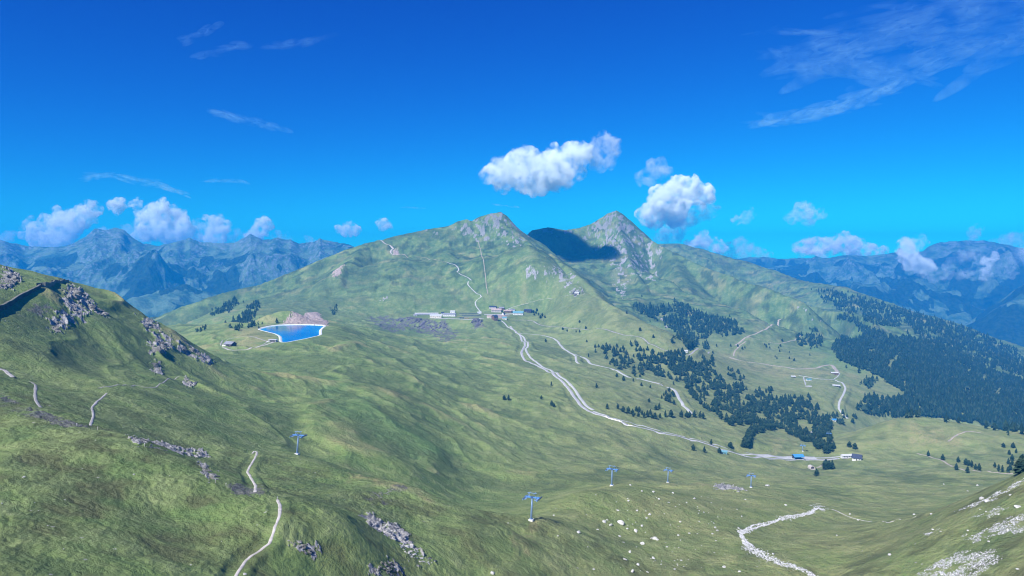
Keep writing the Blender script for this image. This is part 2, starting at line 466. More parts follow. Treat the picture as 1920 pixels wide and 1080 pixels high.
DRY_LIT = """
1365 672; 1420 680; 1500 692; 1545 684; 1570 680; 1604 700; 1560 713; 1500 706; 1420 700
1380 640; 1460 598; 1468 602; 1400 640
1310 655; 1350 660; 1420 665; 1380 675; 1320 672
500 600; 520 640; 440 655; 440 620
1700 790; 1760 800; 1800 830; 1740 850; 1690 820
1420 820; 1460 815; 1500 840; 1440 848
640 881; 700 896; 760 907; 813 932; 800 935; 740 912; 660 892
1210 900; 1330 905; 1360 915; 1250 912
960 1003; 1040 965; 1010 1010; 970 1060
"""
HEATH_SHADE = """
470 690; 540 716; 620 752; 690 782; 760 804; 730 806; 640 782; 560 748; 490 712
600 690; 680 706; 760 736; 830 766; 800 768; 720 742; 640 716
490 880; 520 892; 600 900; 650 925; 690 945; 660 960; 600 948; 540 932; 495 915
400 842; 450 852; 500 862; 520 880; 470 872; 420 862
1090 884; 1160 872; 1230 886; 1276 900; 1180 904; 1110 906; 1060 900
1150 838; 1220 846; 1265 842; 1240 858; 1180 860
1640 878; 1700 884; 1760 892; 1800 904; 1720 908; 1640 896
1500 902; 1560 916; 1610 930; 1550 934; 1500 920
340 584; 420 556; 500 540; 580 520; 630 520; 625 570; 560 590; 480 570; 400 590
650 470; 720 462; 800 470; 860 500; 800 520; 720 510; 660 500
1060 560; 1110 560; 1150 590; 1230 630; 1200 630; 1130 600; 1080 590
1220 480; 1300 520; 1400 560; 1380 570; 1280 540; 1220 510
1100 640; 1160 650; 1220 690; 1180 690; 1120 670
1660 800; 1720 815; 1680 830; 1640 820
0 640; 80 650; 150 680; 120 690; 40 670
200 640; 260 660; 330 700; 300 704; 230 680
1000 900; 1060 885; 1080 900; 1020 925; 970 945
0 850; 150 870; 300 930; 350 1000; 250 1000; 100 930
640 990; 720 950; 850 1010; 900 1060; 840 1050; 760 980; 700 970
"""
LUSH = """
600 690; 700 760; 850 850; 760 850; 640 770
1640 625; 1660 640; 1570 690; 1555 690
1560 650; 1620 640; 1610 680; 1540 700
"""
def paint(txt, warp=0.012, seed=0, extent=1.0):
    m = np.zeros((NT, NS), dtype=np.float32)
    for line in txt.strip().split("\n"):
        poly = ground_poly(line)
        xs = np.array([q[0] / q[1] for q in poly]); ys = np.log([q[1] for q in poly])
        i0, i1 = np.searchsorted(GT, [ys.min() - 0.05, ys.max() + 0.05]); j0, j1 = np.searchsorted(GS, [xs.min() - 0.05, xs.max() + 0.05])
        if i1 - i0 < 2 or j1 - j0 < 2: continue
        x = XX[i0:i1, j0:j1]; y = YY[i0:i1, j0:j1]
        L = float(np.mean([q[1] for q in poly])) * warp
        xw = x + L * 0.7 * fbm(x / L, y / L, 3, 5 + seed); yw = y + L * 1.2 * fbm(x / L, y / L, 3, 9 + seed)
        m[i0:i1, j0:j1] = np.maximum(m[i0:i1, j0:j1], inpoly(xw, yw, poly).astype(np.float32))
    return m
M_rock = paint(ROCK, 0.010, 1)
M_shale = paint(SHALE, 0.010, 2)
M_pink = paint(PINK, 0.006, 3)
M_scree = paint(SCREE, 0.014, 4)
M_dry_lit = paint(DRY_LIT, 0.03, 5)  # dry meadow, plus lit look of the brows painted as pale bands
M_lush = paint(LUSH, 0.05, 6)
M_heath_shade = paint(HEATH_SHADE, 0.05, 7)  # dark shrubs, plus shade behind crests and under ribs painted as colour

def soften(A, n):
    for _ in range(n):
        A = (np.roll(A, 1, 0) + np.roll(A, -1, 0) + 2 * A) * 0.25; A = (np.roll(A, 1, 1) + np.roll(A, -1, 1) + 2 * A) * 0.25
    return A
M_heath_shade = soften(M_heath_shade, 10); M_dry_lit = soften(M_dry_lit, 8); M_lush = soften(M_lush, 10)
# patchiness: grass holds on in the joints of the rock, stones thin out into grass
cell = YY * 0.011
pa = fbm(XX / cell.clip(2), YY / cell.clip(2), 3, 101)          # patch size grows with distance rows
pb = fbm(XX / 14, YY / 14, 3, 111); pc = fbm(XX / 45, YY / 45, 3, 121)
M_rock *= sstep(-0.35, -0.05, pb + 0.25 * pa) * (1 - Dm * 0.9 * sstep(0.32, -0.10, fbm(XX / 26, YY / 40, 4, 145)))
M_shale *= sstep(-0.42, 0.02, fbm(XX / 18, YY / 30, 4, 133))
M_scree *= sstep(-0.45, 0.15, fbm(XX / 5.5, YY / 5.5, 3, 131))
# steep high ground of the summits breaks through the turf
gyz, gxz = np.gradient(Z)
dY = np.gradient(GY)[:, None]; dX = (GS[1] - GS[0]) * YY
slope = np.hypot(gyz / dY, gxz / dX)
high = Dm * sstep(0, 190, Z + 60 * pc)
bare = Dm * sstep(0.62, 0.95, slope + 0.30 * pb + 0.28 * high) * (0.25 + 0.75 * high)
bare *= 0.8 * sstep(-0.10, 0.40, fbm(XX / 30, YY / 50, 4, 143))
bare = np.maximum(bare, Dm * sstep(0.48, 0.70, fbm(XX / 38, YY / 60, 4, 141) + 0.22 * high - 0.06) * (0.25 + 0.6 * high))
M_rock = np.maximum(M_rock, bare * 0.9)
# rock relief
Lr = np.clip(YY / 62.0, 2.2, 14)
for q, Lq, aq in ((0, 1.0, 0.30), (1, 0.42, 0.16)):
    rr = 0
    lv = np.array([3.0, 6.0, 12.0, 24.0]) * Lq
    # blend of fixed wavelengths so that the pattern lives in ground coordinates
    pos = np.clip(np.log2(np.clip(Lr * Lq, lv[0], lv[-1]) / lv[0]), 0, 2.999)
    for n_, L in enumerate(lv):
        wgt = np.clip(1 - np.abs(pos - n_), 0, 1)
        if wgt.max() > 0:
            rr = rr + wgt * L * aq * (ridged(XX / L, YY / L, 3, 151 + q) - 0.6)
    Z += M_rock * rr * (1 - 0.6 * Dm)
Z += M_shale * 0.8 * (ridged(XX / 11, YY / 11, 2, 161) - 0.6) + M_scree * 0.22 * fbm(XX / 1.8, YY / 1.8, 2, 171)
Z += M_pink * 1.6 * (ridged(XX / 12, YY / 12, 3, 165) - 0.6) * (d * 0 if False else 1)

# shrub and dry grass tones; hollows darkened, ribs paled to paint in fold shading
crest_f = rib_amt * (0.55 * ribs + 0.7 * folds) + 0.35 * n60 * Lm * sstep(480, 800, YY)      # relief shading put into colour: pale ridge lines, dark hollows
heath_shade = sstep(0.10, 0.50, -crest_f + 0.45 * fbm(XX / 26, YY / 26, 4, 187)) * Lm * 0.5
heath_shade = np.maximum(heath_shade, M_heath_shade * (0.40 + 0.30 * sstep(-0.4, 0.4, pb)) * (1 - 0.35 * Dm))
heath_shade = np.maximum(heath_shade, Dm * 0.65 * sstep(0.05, 0.55, fbm(XX / 170, YY / 130, 4, 185)))
heath_shade = np.maximum(heath_shade, Dm * 0.95 * sstep(0.05, 0.45, fbm(XX / 60, YY / 48, 4, 189)))
heath_shade = np.maximum(heath_shade, near * sstep(0.1, 0.7, fbm(XX / 22, YY / 22, 4, 181)) * 0.55)
dry = np.maximum(M_dry_lit * (0.55 + 0.45 * sstep(-0.5, 0.3, pb)), sstep(0.25, 0.75, crest_f * 0.9 + 0.5 * fbm(XX / 70, YY / 70, 3, 191)) * 0.8 * (1 - near))
dry = np.maximum(dry, Dm * 0.8 * sstep(0.15, 0.6, fbm(XX / 110, YY / 90, 4, 195)))

dry = np.maximum(dry, (0.30 + 0.25 * sstep(-0.5, 0.5, pc)) * sstep(-0.14, 0.20, XX / YY) * Lm)
brown = near * sstep(-0.15, 0.5, fbm(XX / 26, YY / 26, 4, 197) + 0.25 * sstep(-0.25, -0.6, XX / YY))
G_ = np.stack([M_rock, M_scree, M_shale, M_pink], -1).astype(np.float32)
H_ = np.stack([dry.astype(np.float32), heath_shade.astype(np.float32), M_lush, (high * 1.0).astype(np.float32)], -1).astype(np.float32)

BROWN_A = brown.astype(np.float32)
V = np.stack([XX, YY, Z], -1).reshape(-1, 3)
terrain = mesh_np("terrain", V, grid_faces(NT, NS), None, True)
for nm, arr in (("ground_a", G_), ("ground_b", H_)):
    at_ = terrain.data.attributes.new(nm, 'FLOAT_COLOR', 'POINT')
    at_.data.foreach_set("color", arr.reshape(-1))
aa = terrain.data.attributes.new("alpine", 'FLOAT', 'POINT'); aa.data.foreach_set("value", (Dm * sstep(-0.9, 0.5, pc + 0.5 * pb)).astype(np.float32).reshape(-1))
ba = terrain.data.attributes.new("brown", 'FLOAT', 'POINT'); ba.data.foreach_set("value", BROWN_A.reshape(-1))
tag(terrain, "green alpine meadows rising to two rocky grass-covered summits", "terrain", kind="structure")
# ------------------------------------------------------------------ materials
class NT_:
    def __init__(s, name):
        s.m = bpy.data.materials.new(name); s.m.use_nodes = True
        s.t = s.m.node_tree; s.t.nodes.clear()
        s.out = s.t.nodes.new("ShaderNodeOutputMaterial")
    def n(s, typ, **kw):
        nd = s.t.nodes.new(typ)
        ins = kw.pop("ins", {})
        for k, v in kw.items(): setattr(nd, k, v)
        for k, v in ins.items(): s.set(nd.inputs[k], v)
        return nd
    def set(s, sock, v):
        if hasattr(v, "is_linked") or isinstance(v, bpy.types.NodeSocket): s.t.links.new(v, sock)
        else: sock.default_value = v
    def math(s, op, a, b=None, c=None, clamp=False):
        nd = s.t.nodes.new("ShaderNodeMath"); nd.operation = op; nd.use_clamp = clamp
        for i, v in enumerate((a, b, c)):
            if v is not None: s.set(nd.inputs[i], v)
        return nd.outputs[0]
    def mix(s, f, a, b):
        nd = s.t.nodes.new("ShaderNodeMix"); nd.data_type = 'RGBA'
        s.set(nd.inputs[0], f); s.set(nd.inputs[6], a); s.set(nd.inputs[7], b)
        return nd.outputs[2]
    def noise(s, vec, scale, detail=4, rough=0.55, dist=0.0):
        nd = s.n("ShaderNodeTexNoise", ins={"Scale": scale, "Detail": detail, "Roughness": rough, "Distortion": dist})
        s.set(nd.inputs["Vector"], vec); return nd.outputs["Fac"]
    def ramp(s, f, a, b, smooth=True):
        nd = s.t.nodes.new("ShaderNodeMapRange"); nd.interpolation_type = 'SMOOTHSTEP' if smooth else 'LINEAR'
        s.set(nd.inputs[0], f); nd.inputs[1].default_value = a; nd.inputs[2].default_value = b
        return nd.outputs[0]
    def bsdf(s, color, rough=0.9, normal=None, spec=0.2, **kw):
        nd = s.n("ShaderNodeBsdfPrincipled"); s.set(nd.inputs["Base Color"], color); s.set(nd.inputs["Roughness"], rough)
        nd.inputs["Specular IOR Level"].default_value = spec
        for k, v in kw.items(): s.set(nd.inputs[k], v)
        if normal is not None: s.set(nd.inputs["Normal"], normal)
        s.t.links.new(nd.outputs[0], s.out.inputs[0]); return nd
    def bump(s, h, strength, dist=1.0, normal=None):
        nd = s.n("ShaderNodeBump", ins={"Strength": strength, "Distance": dist}); s.set(nd.inputs["Height"], h)
        if normal is not None: s.set(nd.inputs["Normal"], normal)
        return nd.outputs[0]

def c(r, g, b): return (r, g, b, 1.0)

def terrain_material():
    M = NT_("alpine_turf")
    P = M.n("ShaderNodeNewGeometry").outputs["Position"]
    A = M.n("ShaderNodeAttribute", attribute_name="ground_a"); B = M.n("ShaderNodeAttribute", attribute_name="ground_b")
    sa = M.n("ShaderNodeSeparateColor"); M.set(sa.inputs[0], A.outputs["Color"])
    sb = M.n("ShaderNodeSeparateColor"); M.set(sb.inputs[0], B.outputs["Color"])
    rock, scree, shale, pink = sa.outputs[0], sa.outputs[1], sa.outputs[2], A.outputs["Alpha"]
    dry, heath_shade, lush, high = sb.outputs[0], sb.outputs[1], sb.outputs[2], B.outputs["Alpha"]
    n1 = M.noise(P, 0.011, 5, 0.6, 0.6); n2 = M.noise(P, 0.07, 5, 0.62, 0.4); n3 = M.noise(P, 0.45, 4, 0.65); n4 = M.noise(P, 2.6, 3, 0.7)
    g = M.mix(M.ramp(n1, 0.36, 0.64), c(*GRASS_A), c(*GRASS_B))
    g = M.mix(M.math('MULTIPLY', M.ramp(n2, 0.45, 0.72), 0.75), g, c(*GRASS_C))
    g = M.mix(M.math('MULTIPLY', M.ramp(n2, 0.50, 0.28), 0.55), g, c(*GRASS_D))
    g = M.mix(M.math('MULTIPLY', dry, M.ramp(n3, 0.25, 0.6)), g, c(*GRASS_DRY))
    g = M.mix(M.math('MULTIPLY', lush, 0.55), g, c(*GRASS_LUSH))
    g = M.mix(M.math('MULTIPLY', heath_shade, M.ramp(n3, 0.18, 0.52)), g, c(*HEATH))
    bw = M.n("ShaderNodeAttribute", attribute_name="brown").outputs["Fac"]
    g = M.mix(M.math('MULTIPLY', bw, M.math('MULTIPLY', M.ramp(n2, 0.62, 0.40), 0.75)), g, c(0.105, 0.108, 0.052))
    g = M.mix(M.math('MULTIPLY', M.ramp(n3, 0.58, 0.75), 0.42), g, c(*HEATH))
    g = M.mix(M.math('MULTIPLY', M.ramp(n4, 0.52, 0.75), 0.25), g, c(*GRASS_C))
    g = M.mix(M.math('MULTIPLY', M.ramp(n4, 0.50, 0.30), 0.40), g, c(*HEATH))
    # grazing terraces and runnels: streaks drawn out along the fall line
    mp = M.n("ShaderNodeMapping"); M.set(mp.inputs[0], P); mp.inputs["Rotation"].default_value = (0, 0, R(54.9)); mp.inputs["Scale"].default_value = (0.018, 0.16, 0.05)
    n5 = M.noise(mp.outputs[0], 1.0, 6, 0.66, 0.8)
    g = M.mix(M.math('MULTIPLY', M.ramp(n5, 0.54, 0.74), 0.32), g, c(*GRASS_C))
    g = M.mix(M.math('MULTIPLY', M.ramp(n5, 0.46, 0.30), 0.30), g, c(*HEATH))
    # scattered single stones in the turf
    vs = M.n("ShaderNodeTexVoronoi", ins={"Scale": 0.22, "Randomness": 1.0}); M.set(vs.inputs["Vector"], P)
    sv_ = M.n("ShaderNodeSeparateColor"); M.set(sv_.inputs[0], vs.outputs["Color"])
    st_ = M.math('MULTIPLY', M.ramp(sv_.outputs[0], 0.90, 0.93), M.ramp(vs.outputs["Distance"], 0.16, 0.08))
    g = M.mix(M.math('MULTIPLY', st_, 0.7), g, c(0.42, 0.42, 0.40))
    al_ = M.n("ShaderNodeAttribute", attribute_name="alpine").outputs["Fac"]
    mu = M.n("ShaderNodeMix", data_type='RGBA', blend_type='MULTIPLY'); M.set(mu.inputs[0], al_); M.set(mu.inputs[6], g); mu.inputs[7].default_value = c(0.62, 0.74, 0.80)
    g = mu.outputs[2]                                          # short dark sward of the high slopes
    # rock: pale lichen-grey limestone with darker joints
    vr = M.n("ShaderNodeTexVoronoi", feature='DISTANCE_TO_EDGE', ins={"Scale": 0.28}); M.set(vr.inputs["Vector"], P)
    r1 = M.noise(P, 0.22, 6, 0.7, 1.0); r2 = M.noise(P, 0.9, 5, 0.7)
    rk = M.mix(M.ramp(r1, 0.35, 0.62), c(*ROCK_D), c(*ROCK_L))
    rk = M.mix(M.math('MULTIPLY', M.ramp(r2, 0.52, 0.66), 0.7), rk, c(0.50, 0.50, 0.50))
    rk = M.mix(M.math('MULTIPLY', M.ramp(r2, 0.46, 0.34), 0.8), rk, c(*ROCK_J))
    rk = M.mix(M.math('MULTIPLY', high, 0.65), rk, c(0.165, 0.175, 0.16))
    edge = M.math('ADD', rock, M.math('MULTIPLY', M.math('SUBTRACT', n3, 0.5), 0.9))
    col = M.mix(M.math('MULTIPLY', M.ramp(edge, 0.42, 0.60), M.math('MINIMUM', M.math('MULTIPLY', rock, 4), 1.0)), g, rk)
    sh = M.mix(M.ramp(r1, 0.35, 0.65), c(0.075, 0.07, 0.085), c(0.16, 0.15, 0.165))
    col = M.mix(M.math('MULTIPLY', M.math('MULTIPLY', shale, M.ramp(r2, 0.28, 0.52)), 0.85), col, sh)
    pk = M.mix(M.ramp(r1, 0.38, 0.62), c(0.30, 0.235, 0.20), c(0.48, 0.40, 0.36))
    col = M.mix(M.math('MULTIPLY', pink, M.ramp(r2, 0.22, 0.42)), col, pk)
    # scree: separate pale stones
    vo = M.n("ShaderNodeTexVoronoi", ins={"Scale": 0.85, "Randomness": 1.0}); M.set(vo.inputs["Vector"], P)
    stone = M.ramp(vo.outputs["Distance"], 0.62, 0.30)
    sc = M.mix(vo.outputs["Color"], c(0.24, 0.24, 0.25), c(0.50, 0.50, 0.51))
    col = M.mix(M.math('MULTIPLY', scree, M.math('MULTIPLY', stone, M.ramp(n3, 0.30, 0.48))), col, sc)
    # fine relief of tufts and stones
    bh = M.math('ADD', M.math('MULTIPLY', n3, 1.3), M.math('MULTIPLY', n4, 0.45))
    nb = M.bump(bh, 0.8, 1.1)
    nb = M.bump(M.math('MULTIPLY', r1, M.math('ADD', rock, pink)), 0.7, 3.0, nb)
    nb = M.bump(M.math('MULTIPLY', n2, 1.0), 0.8, 3.5, nb)
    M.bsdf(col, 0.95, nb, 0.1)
    return M.m

GRASS_A = (0.142, 0.216, 0.068); GRASS_B = (0.184, 0.250, 0.086); GRASS_C = (0.270, 0.318, 0.138); GRASS_D = (0.105, 0.180, 0.066)
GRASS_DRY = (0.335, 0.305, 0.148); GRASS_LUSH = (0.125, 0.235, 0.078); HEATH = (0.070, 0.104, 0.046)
ROCK_D = (0.18, 0.18, 0.185); ROCK_L = (0.40, 0.40, 0.40); ROCK_J = (0.055, 0.06, 0.065)
terrain.data.materials.append(terrain_material())

def plain(name, col, rough=0.7, var=0.15, scale=1.5, spec=0.3, metallic=0.0, bump=0.0):
    M = NT_(name)
    P = M.n("ShaderNodeTexCoord").outputs["Object"]
    n = M.noise(P, scale, 4, 0.6)
    a = tuple(v * (1 - var) for v in col); b = tuple(min(1, v * (1 + var)) for v in col)
    cc = M.mix(M.ramp(n, 0.3, 0.7), c(*a), c(*b))
    nb = M.bump(n, bump, 0.3) if bump else None
    M.bsdf(cc, rough, nb, spec, Metallic=metallic)
    return M.m
# ------------------------------------------------------------------ far ranges
def far_range(name, label, s0, s1, ns, crest, Yc, Yrows, base, extra, seed, lean=1.25, rough=190):
    S = np.linspace(s0, s1, ns); Yr = np.array(Yrows)
    cp = pts_of(crest)
    cs = np.array([ray(px, py)[0] for px, py in cp]); ce = np.array([ray(px, py)[1] for px, py in cp])
    X = S[None, :] * Yr[:, None]; Y = np.broadcast_to(Yr[:, None], X.shape).copy()
    zc = np.interp(S, cs, ce)[None, :] * Yc
    wob = 260 * fbm(S[None, :] * 14, np.zeros((1, ns)) + seed, 3, seed)
    t = np.clip((Y - base[0] - wob) / (Yc - base[0]), 0, 1)
    z = base[1] + (zc - base[1]) * (0.35 * t + 0.65 * t ** lean)
    z = np.where(Y > Yc, zc - 0.55 * (Y - Yc), z)
    for sl, w_, line in extra:
        z = ridge_max(z, X, Y, line, sl, w_)
    wx = X + 180 * fbm(X / 1100, Y / 1100, 3, seed + 3); wy = Y + 180 * fbm(X / 1100, Y / 1100, 3, seed + 5)
    amp = np.clip(t * 1.6, 0.15, 1) * (1 - 0.92 * np.exp(-((Y - Yc) / 600.0) ** 2)) * np.where(Y > Yc, 0.08, 1.0)
    z = z + amp * (rough * (ridged(wx / 1150, wy / 1700, 6, seed + 7, 0.45) - 0.85)) + 9 * fbm(X / 130, Y / 130, 3, seed + 9)
    z = z + amp * 55 * (ridged(wx / 330, wy / 420, 4, seed + 15, 0.55) - 0.8)
    dy = np.gradient(Yr)[:, None]; gy_, gx_ = np.gradient(z)
    sl = np.hypot(gy_ / dy, gx_ / ((S[1] - S[0]) * Y))
    n1 = fbm(X / 420, Y / 420, 5, seed + 11)
    forest = sstep(0.0, 0.16, n1 - 0.05 + 0.35 * sstep(-100, -600, z) - 0.55 * sstep(-120, 160, z)) * sstep(base[1] + 10, base[1] + 70, z)
    rock = sstep(0.62, 1.0, sl + 0.45 * sstep(-100, 250, z) + 0.35 * fbm(X / 150, Y / 150, 3, seed + 13)) * sstep(-450, -50, z)
    o = mesh_np(name, np.stack([X, Y, z], -1).reshape(-1, 3), grid_faces(len(Yr), ns), None, True)
    a = o.data.attributes.new("cover", 'FLOAT_COLOR', 'POINT')
    a.data.foreach_set("color", np.stack([forest, rock, sstep(300, 420, z + 60 * n1), np.ones_like(z)], -1).astype(np.float32).reshape(-1))
    tag(o, label, "mountains", kind="structure")
    return o

def far_material():
    M = NT_("far_slopes")
    P = M.n("ShaderNodeNewGeometry").outputs["Position"]
    A = M.n("ShaderNodeAttribute", attribute_name="cover"); sa = M.n("ShaderNodeSeparateColor"); M.set(sa.inputs[0], A.outputs["Color"])
    n1 = M.noise(P, 0.006, 6, 0.65, 0.5); n2 = M.noise(P, 0.03, 5, 0.65)
    g = M.mix(M.ramp(n1, 0.4, 0.62), c(0.035, 0.080, 0.050), c(0.125, 0.20, 0.125))
    rk = M.mix(M.ramp(n2, 0.38, 0.62), c(0.026, 0.048, 0.068), c(0.19, 0.235, 0.27))  # blue of the haze mixed into the rock colour
    g = M.mix(M.math('MULTIPLY', M.math('MULTIPLY', sa.outputs[1], 0.8), M.ramp(n2, 0.40, 0.60)), g, rk)
    f = M.mix(M.ramp(n2, 0.4, 0.6), c(0.012, 0.026, 0.018), c(0.028, 0.05, 0.03))
    g = M.mix(M.ramp(M.math('ADD', sa.outputs[0], M.math('MULTIPLY', M.math('SUBTRACT', n2, 0.5), 0.8)), 0.42, 0.58), g, f)
    M.bsdf(g, 0.95, M.bump(M.math('ADD', n1, M.math('MULTIPLY', n2, 0.4)), 0.8, 40.0), 0.05)
    return M.m
FARM = far_material()
YL = np.concatenate([np.arange(4300, 5300, 34), np.arange(5300, 7700, 11), np.arange(7700, 9200, 50)])
ml = far_range("mountains", "hazy blue range with cloud-wrapped crests beyond the valley on the left", -0.86, -0.02, 760,
    "-600 470; -300 460; 0 452; 20 456; 60 462; 110 463; 140 455; 160 444; 178 428; 190 430; 203 431; 216 427; 232 430; 250 446; 270 458; 300 460; 345 450; 355 445; 375 454; 400 455; 440 455; 458 446; 470 439; 492 450; 520 446; 545 449; 560 456; 590 453; 600 446; 604 449; 612 450; 640 457; 668 464; 720 474; 850 490",
    7400, YL, (5050, -680), [(0.62, 45, "120 610 4900; 180 585 5080; 262 560 5330; 345 526 5600; 430 548 5680; 500 560 5600"), (0.7, 45, "20 505 5930; 95 478 6200; 150 462 6450; 230 462 6540; 300 500 6280")], 200)
ml.data.materials.append(FARM)
YR = np.concatenate([np.arange(4600, 6200, 40), np.arange(6200, 9900, 15), np.arange(9900, 10980, 90)])
mr = far_range("mountains", "hazy blue range with a flat-topped massif beyond the valley on the right", 0.10, 0.86, 700,
    "1000 492; 1200 490; 1400 500; 1470 499; 1500 495; 1515 486; 1530 479; 1538 481; 1548 485; 1570 481; 1600 480; 1640 478; 1660 475; 1682 471; 1685 464; 1691 465; 1696 476; 1730 470; 1740 461; 1765 453; 1800 450; 1850 450; 1890 458; 1920 464; 2000 455; 2150 450; 2300 452",
    9500, YR, (6100, -780), [(0.6, 60, "1150 487 10300; 1350 487 10300; 1400 484 10350; 1425 482 10400; 1460 486 10300; 1500 483 10400; 1560 482 10400"), (0.75, 50, "1560 580 6600; 1620 545 7000; 1690 497 7500; 1720 520 7800"), (0.8, 50, "1800 660 5600; 1850 625 5800; 1900 560 6100; 1960 520 6400; 2100 500 6700")], 300, 1.25, 270)
mr.data.materials.append(FARM)

# ------------------------------------------------------------------ reservoir
lx = np.array(LAKE); cen = lx.mean(0); nL = len(LAKE)
rings = [1.0, 0.965, 0.92, 0.85, 0.6, 0.25]
lv = np.concatenate([np.column_stack([cen + (lx - cen) * r, np.full(nL, LAKE_Z + 0.25)]) for r in rings] + [np.array([[cen[0], cen[1], LAKE_Z + 0.25]])])
lf = []
for q in range(len(rings) - 1):
    for i in range(nL):
        a, b = q * nL + i, q * nL + (i + 1) % nL
        lf += [(a, b, b + nL), (a, b + nL, a + nL)]
for i in range(nL): lf.append(((len(rings) - 1) * nL + i, (len(rings) - 1) * nL + (i + 1) % nL, len(rings) * nL))
M = NT_("reservoir_water")
P = M.n("ShaderNodeNewGeometry").outputs["Position"]
A = M.n("ShaderNodeAttribute", attribute_name="shallow")
wn = M.noise(P, 0.25, 4, 0.6)
wc = M.mix(M.math('MULTIPLY', A.outputs["Fac"], M.ramp(M.noise(P, 0.03, 2), 0.35, 0.6)), M.mix(M.ramp(M.noise(P, 0.012, 3), 0.35, 0.65), c(0.002, 0.10, 0.33), c(0.004, 0.17, 0.46)), c(0.03, 0.42, 0.58))
M.bsdf(wc, 0.10, M.bump(wn, 0.25, 0.3), 0.5)
lake = mesh_np("lake_water", lv, np.array(lf)[:, ::-1], M.m, True)
sh_ = lake.data.attributes.new("shallow", 'FLOAT', 'POINT')
sh_.data.foreach_set("value", np.concatenate([np.full(nL, v) for v in (1, 0.9, 0.5, 0.15, 0, 0)] + [np.zeros(1)]).astype(np.float32))
tag(lake, "vivid blue water of the small mountain reservoir", "lake", kind="structure")

def offset_poly(P, d):
    P = np.array(P); t = np.roll(P, -1, 0) - np.roll(P, 1, 0); t /= np.linalg.norm(t, axis=1)[:, None] + 1e-9
    n = np.column_stack([t[:, 1], -t[:, 0]])
    area = 0.5 * np.sum(P[:, 0] * np.roll(P[:, 1], -1) - np.roll(P[:, 0], -1) * P[:, 1])
    return P + n * d * (1 if area > 0 else -1)
prof = [(-0.6, -0.5), (0.2, 0.55), (3.2, 1.35), (5.2, 1.5), (6.2, 0.6)]
rv = np.concatenate([np.column_stack([offset_poly(LAKE, d_), np.full(nL, LAKE_Z + h_)]) for d_, h_ in prof])
rf = [(q * nL + i, q * nL + (i + 1) % nL, (q + 1) * nL + (i + 1) % nL, (q + 1) * nL + i) for q in range(len(prof) - 1) for i in range(nL)]
rim = mesh_np("reservoir_rim", rv, rf, plain("pale_liner", (0.62, 0.66, 0.66), 0.8, 0.12, 0.15), True)
tag(rim, "pale gravel and concrete rim around the blue reservoir", "reservoir rim", kind="structure")

# ------------------------------------------------------------------ paths, road, railway
def resample(P, step):
    P = [np.array(p, dtype=float) for p in P]
    out = [P[0]]
    ext = [2 * P[0] - P[1]] + P + [2 * P[-1] - P[-2]]
    for i in range(1, len(ext) - 2):
        p0, p1, p2, p3 = ext[i - 1:i + 3]
        n = max(1, int(np.linalg.norm(p2 - p1) / step))
        for q in range(1, n + 1):
            t = q / n
            out.append(0.5 * (2 * p1 + (p2 - p0) * t + (2 * p0 - 5 * p1 + 4 * p2 - p3) * t * t + (3 * p1 - p0 - 3 * p2 + p3) * t ** 3))
    return np.array(out)

def line_on_ground(txt, step):
    P = []
    for r in pts_of(txt):
        p = pick(r[0], r[1], r[2] if len(r) > 2 else None)
        P.append((p.x, p.y))
    return resample(P, step)

def carve(C, width, step):
    """cut a smooth bed for a path into the ground"""
    n = max(1, int(2.6 / step)); kern = np.ones(2 * n + 1) / (2 * n + 1)
    zl = H(C[:, 0], C[:, 1]); zl = np.convolve(np.pad(zl, n, mode='edge'), kern, mode='valid')
    reach = width * 0.6 + max(0.7, 0.0022 * float(np.mean(C[:, 1]))); soft = reach + width * 1.6 + 2.2
    for i in range(0, len(C) - 1, 12):
        seg = C[max(0, i - 1):i + 14]; zs = zl[max(0, i - 1):i + 14]
        w_ = window([tuple(q) for q in seg], soft + 0.5)
        x = XX[w_]; y = YY[w_]
        if x.size == 0: continue
        best = np.full(x.shape, 1e9); zb = np.zeros(x.shape)
        for (a, za), (b, zb_) in zip(zip(seg[:-1], zs[:-1]), zip(seg[1:], zs[1:])):
            L2 = (b[0] - a[0]) ** 2 + (b[1] - a[1]) ** 2 + 1e-9
            t = np.clip(((x - a[0]) * (b[0] - a[0]) + (y - a[1]) * (b[1] - a[1])) / L2, 0, 1)
            d_ = np.hypot(x - a[0] - t * (b[0] - a[0]), y - a[1] - t * (b[1] - a[1]))
            m_ = d_ < best; best[m_] = d_[m_]; zb[m_] = (za + (zb_ - za) * t)[m_]
        k_ = 1 - sstep(reach, soft, best)
        Z[w_] = Z[w_] * (1 - k_) + (zb - 0.04) * k_

PLAN = []
def ribbon(name, label, cat, txt, width, mat, lift=0.12, wob=0.15, kind="structure", bed=True):
    """a path over the ground: its bed is cut at once, its surface is laid when every bed is cut"""
    P0 = [pick(r[0], r[1], r[2] if len(r) > 2 else None) for r in pts_of(txt)]
    step = max(0.8, float(np.mean([p.y for p in P0])) * 0.0028)
    C = resample([(p.x, p.y) for p in P0], step)
    if bed: carve(C, width, step)
    PLAN.append((name, label, cat, C, step, width, mat, lift, wob, kind))

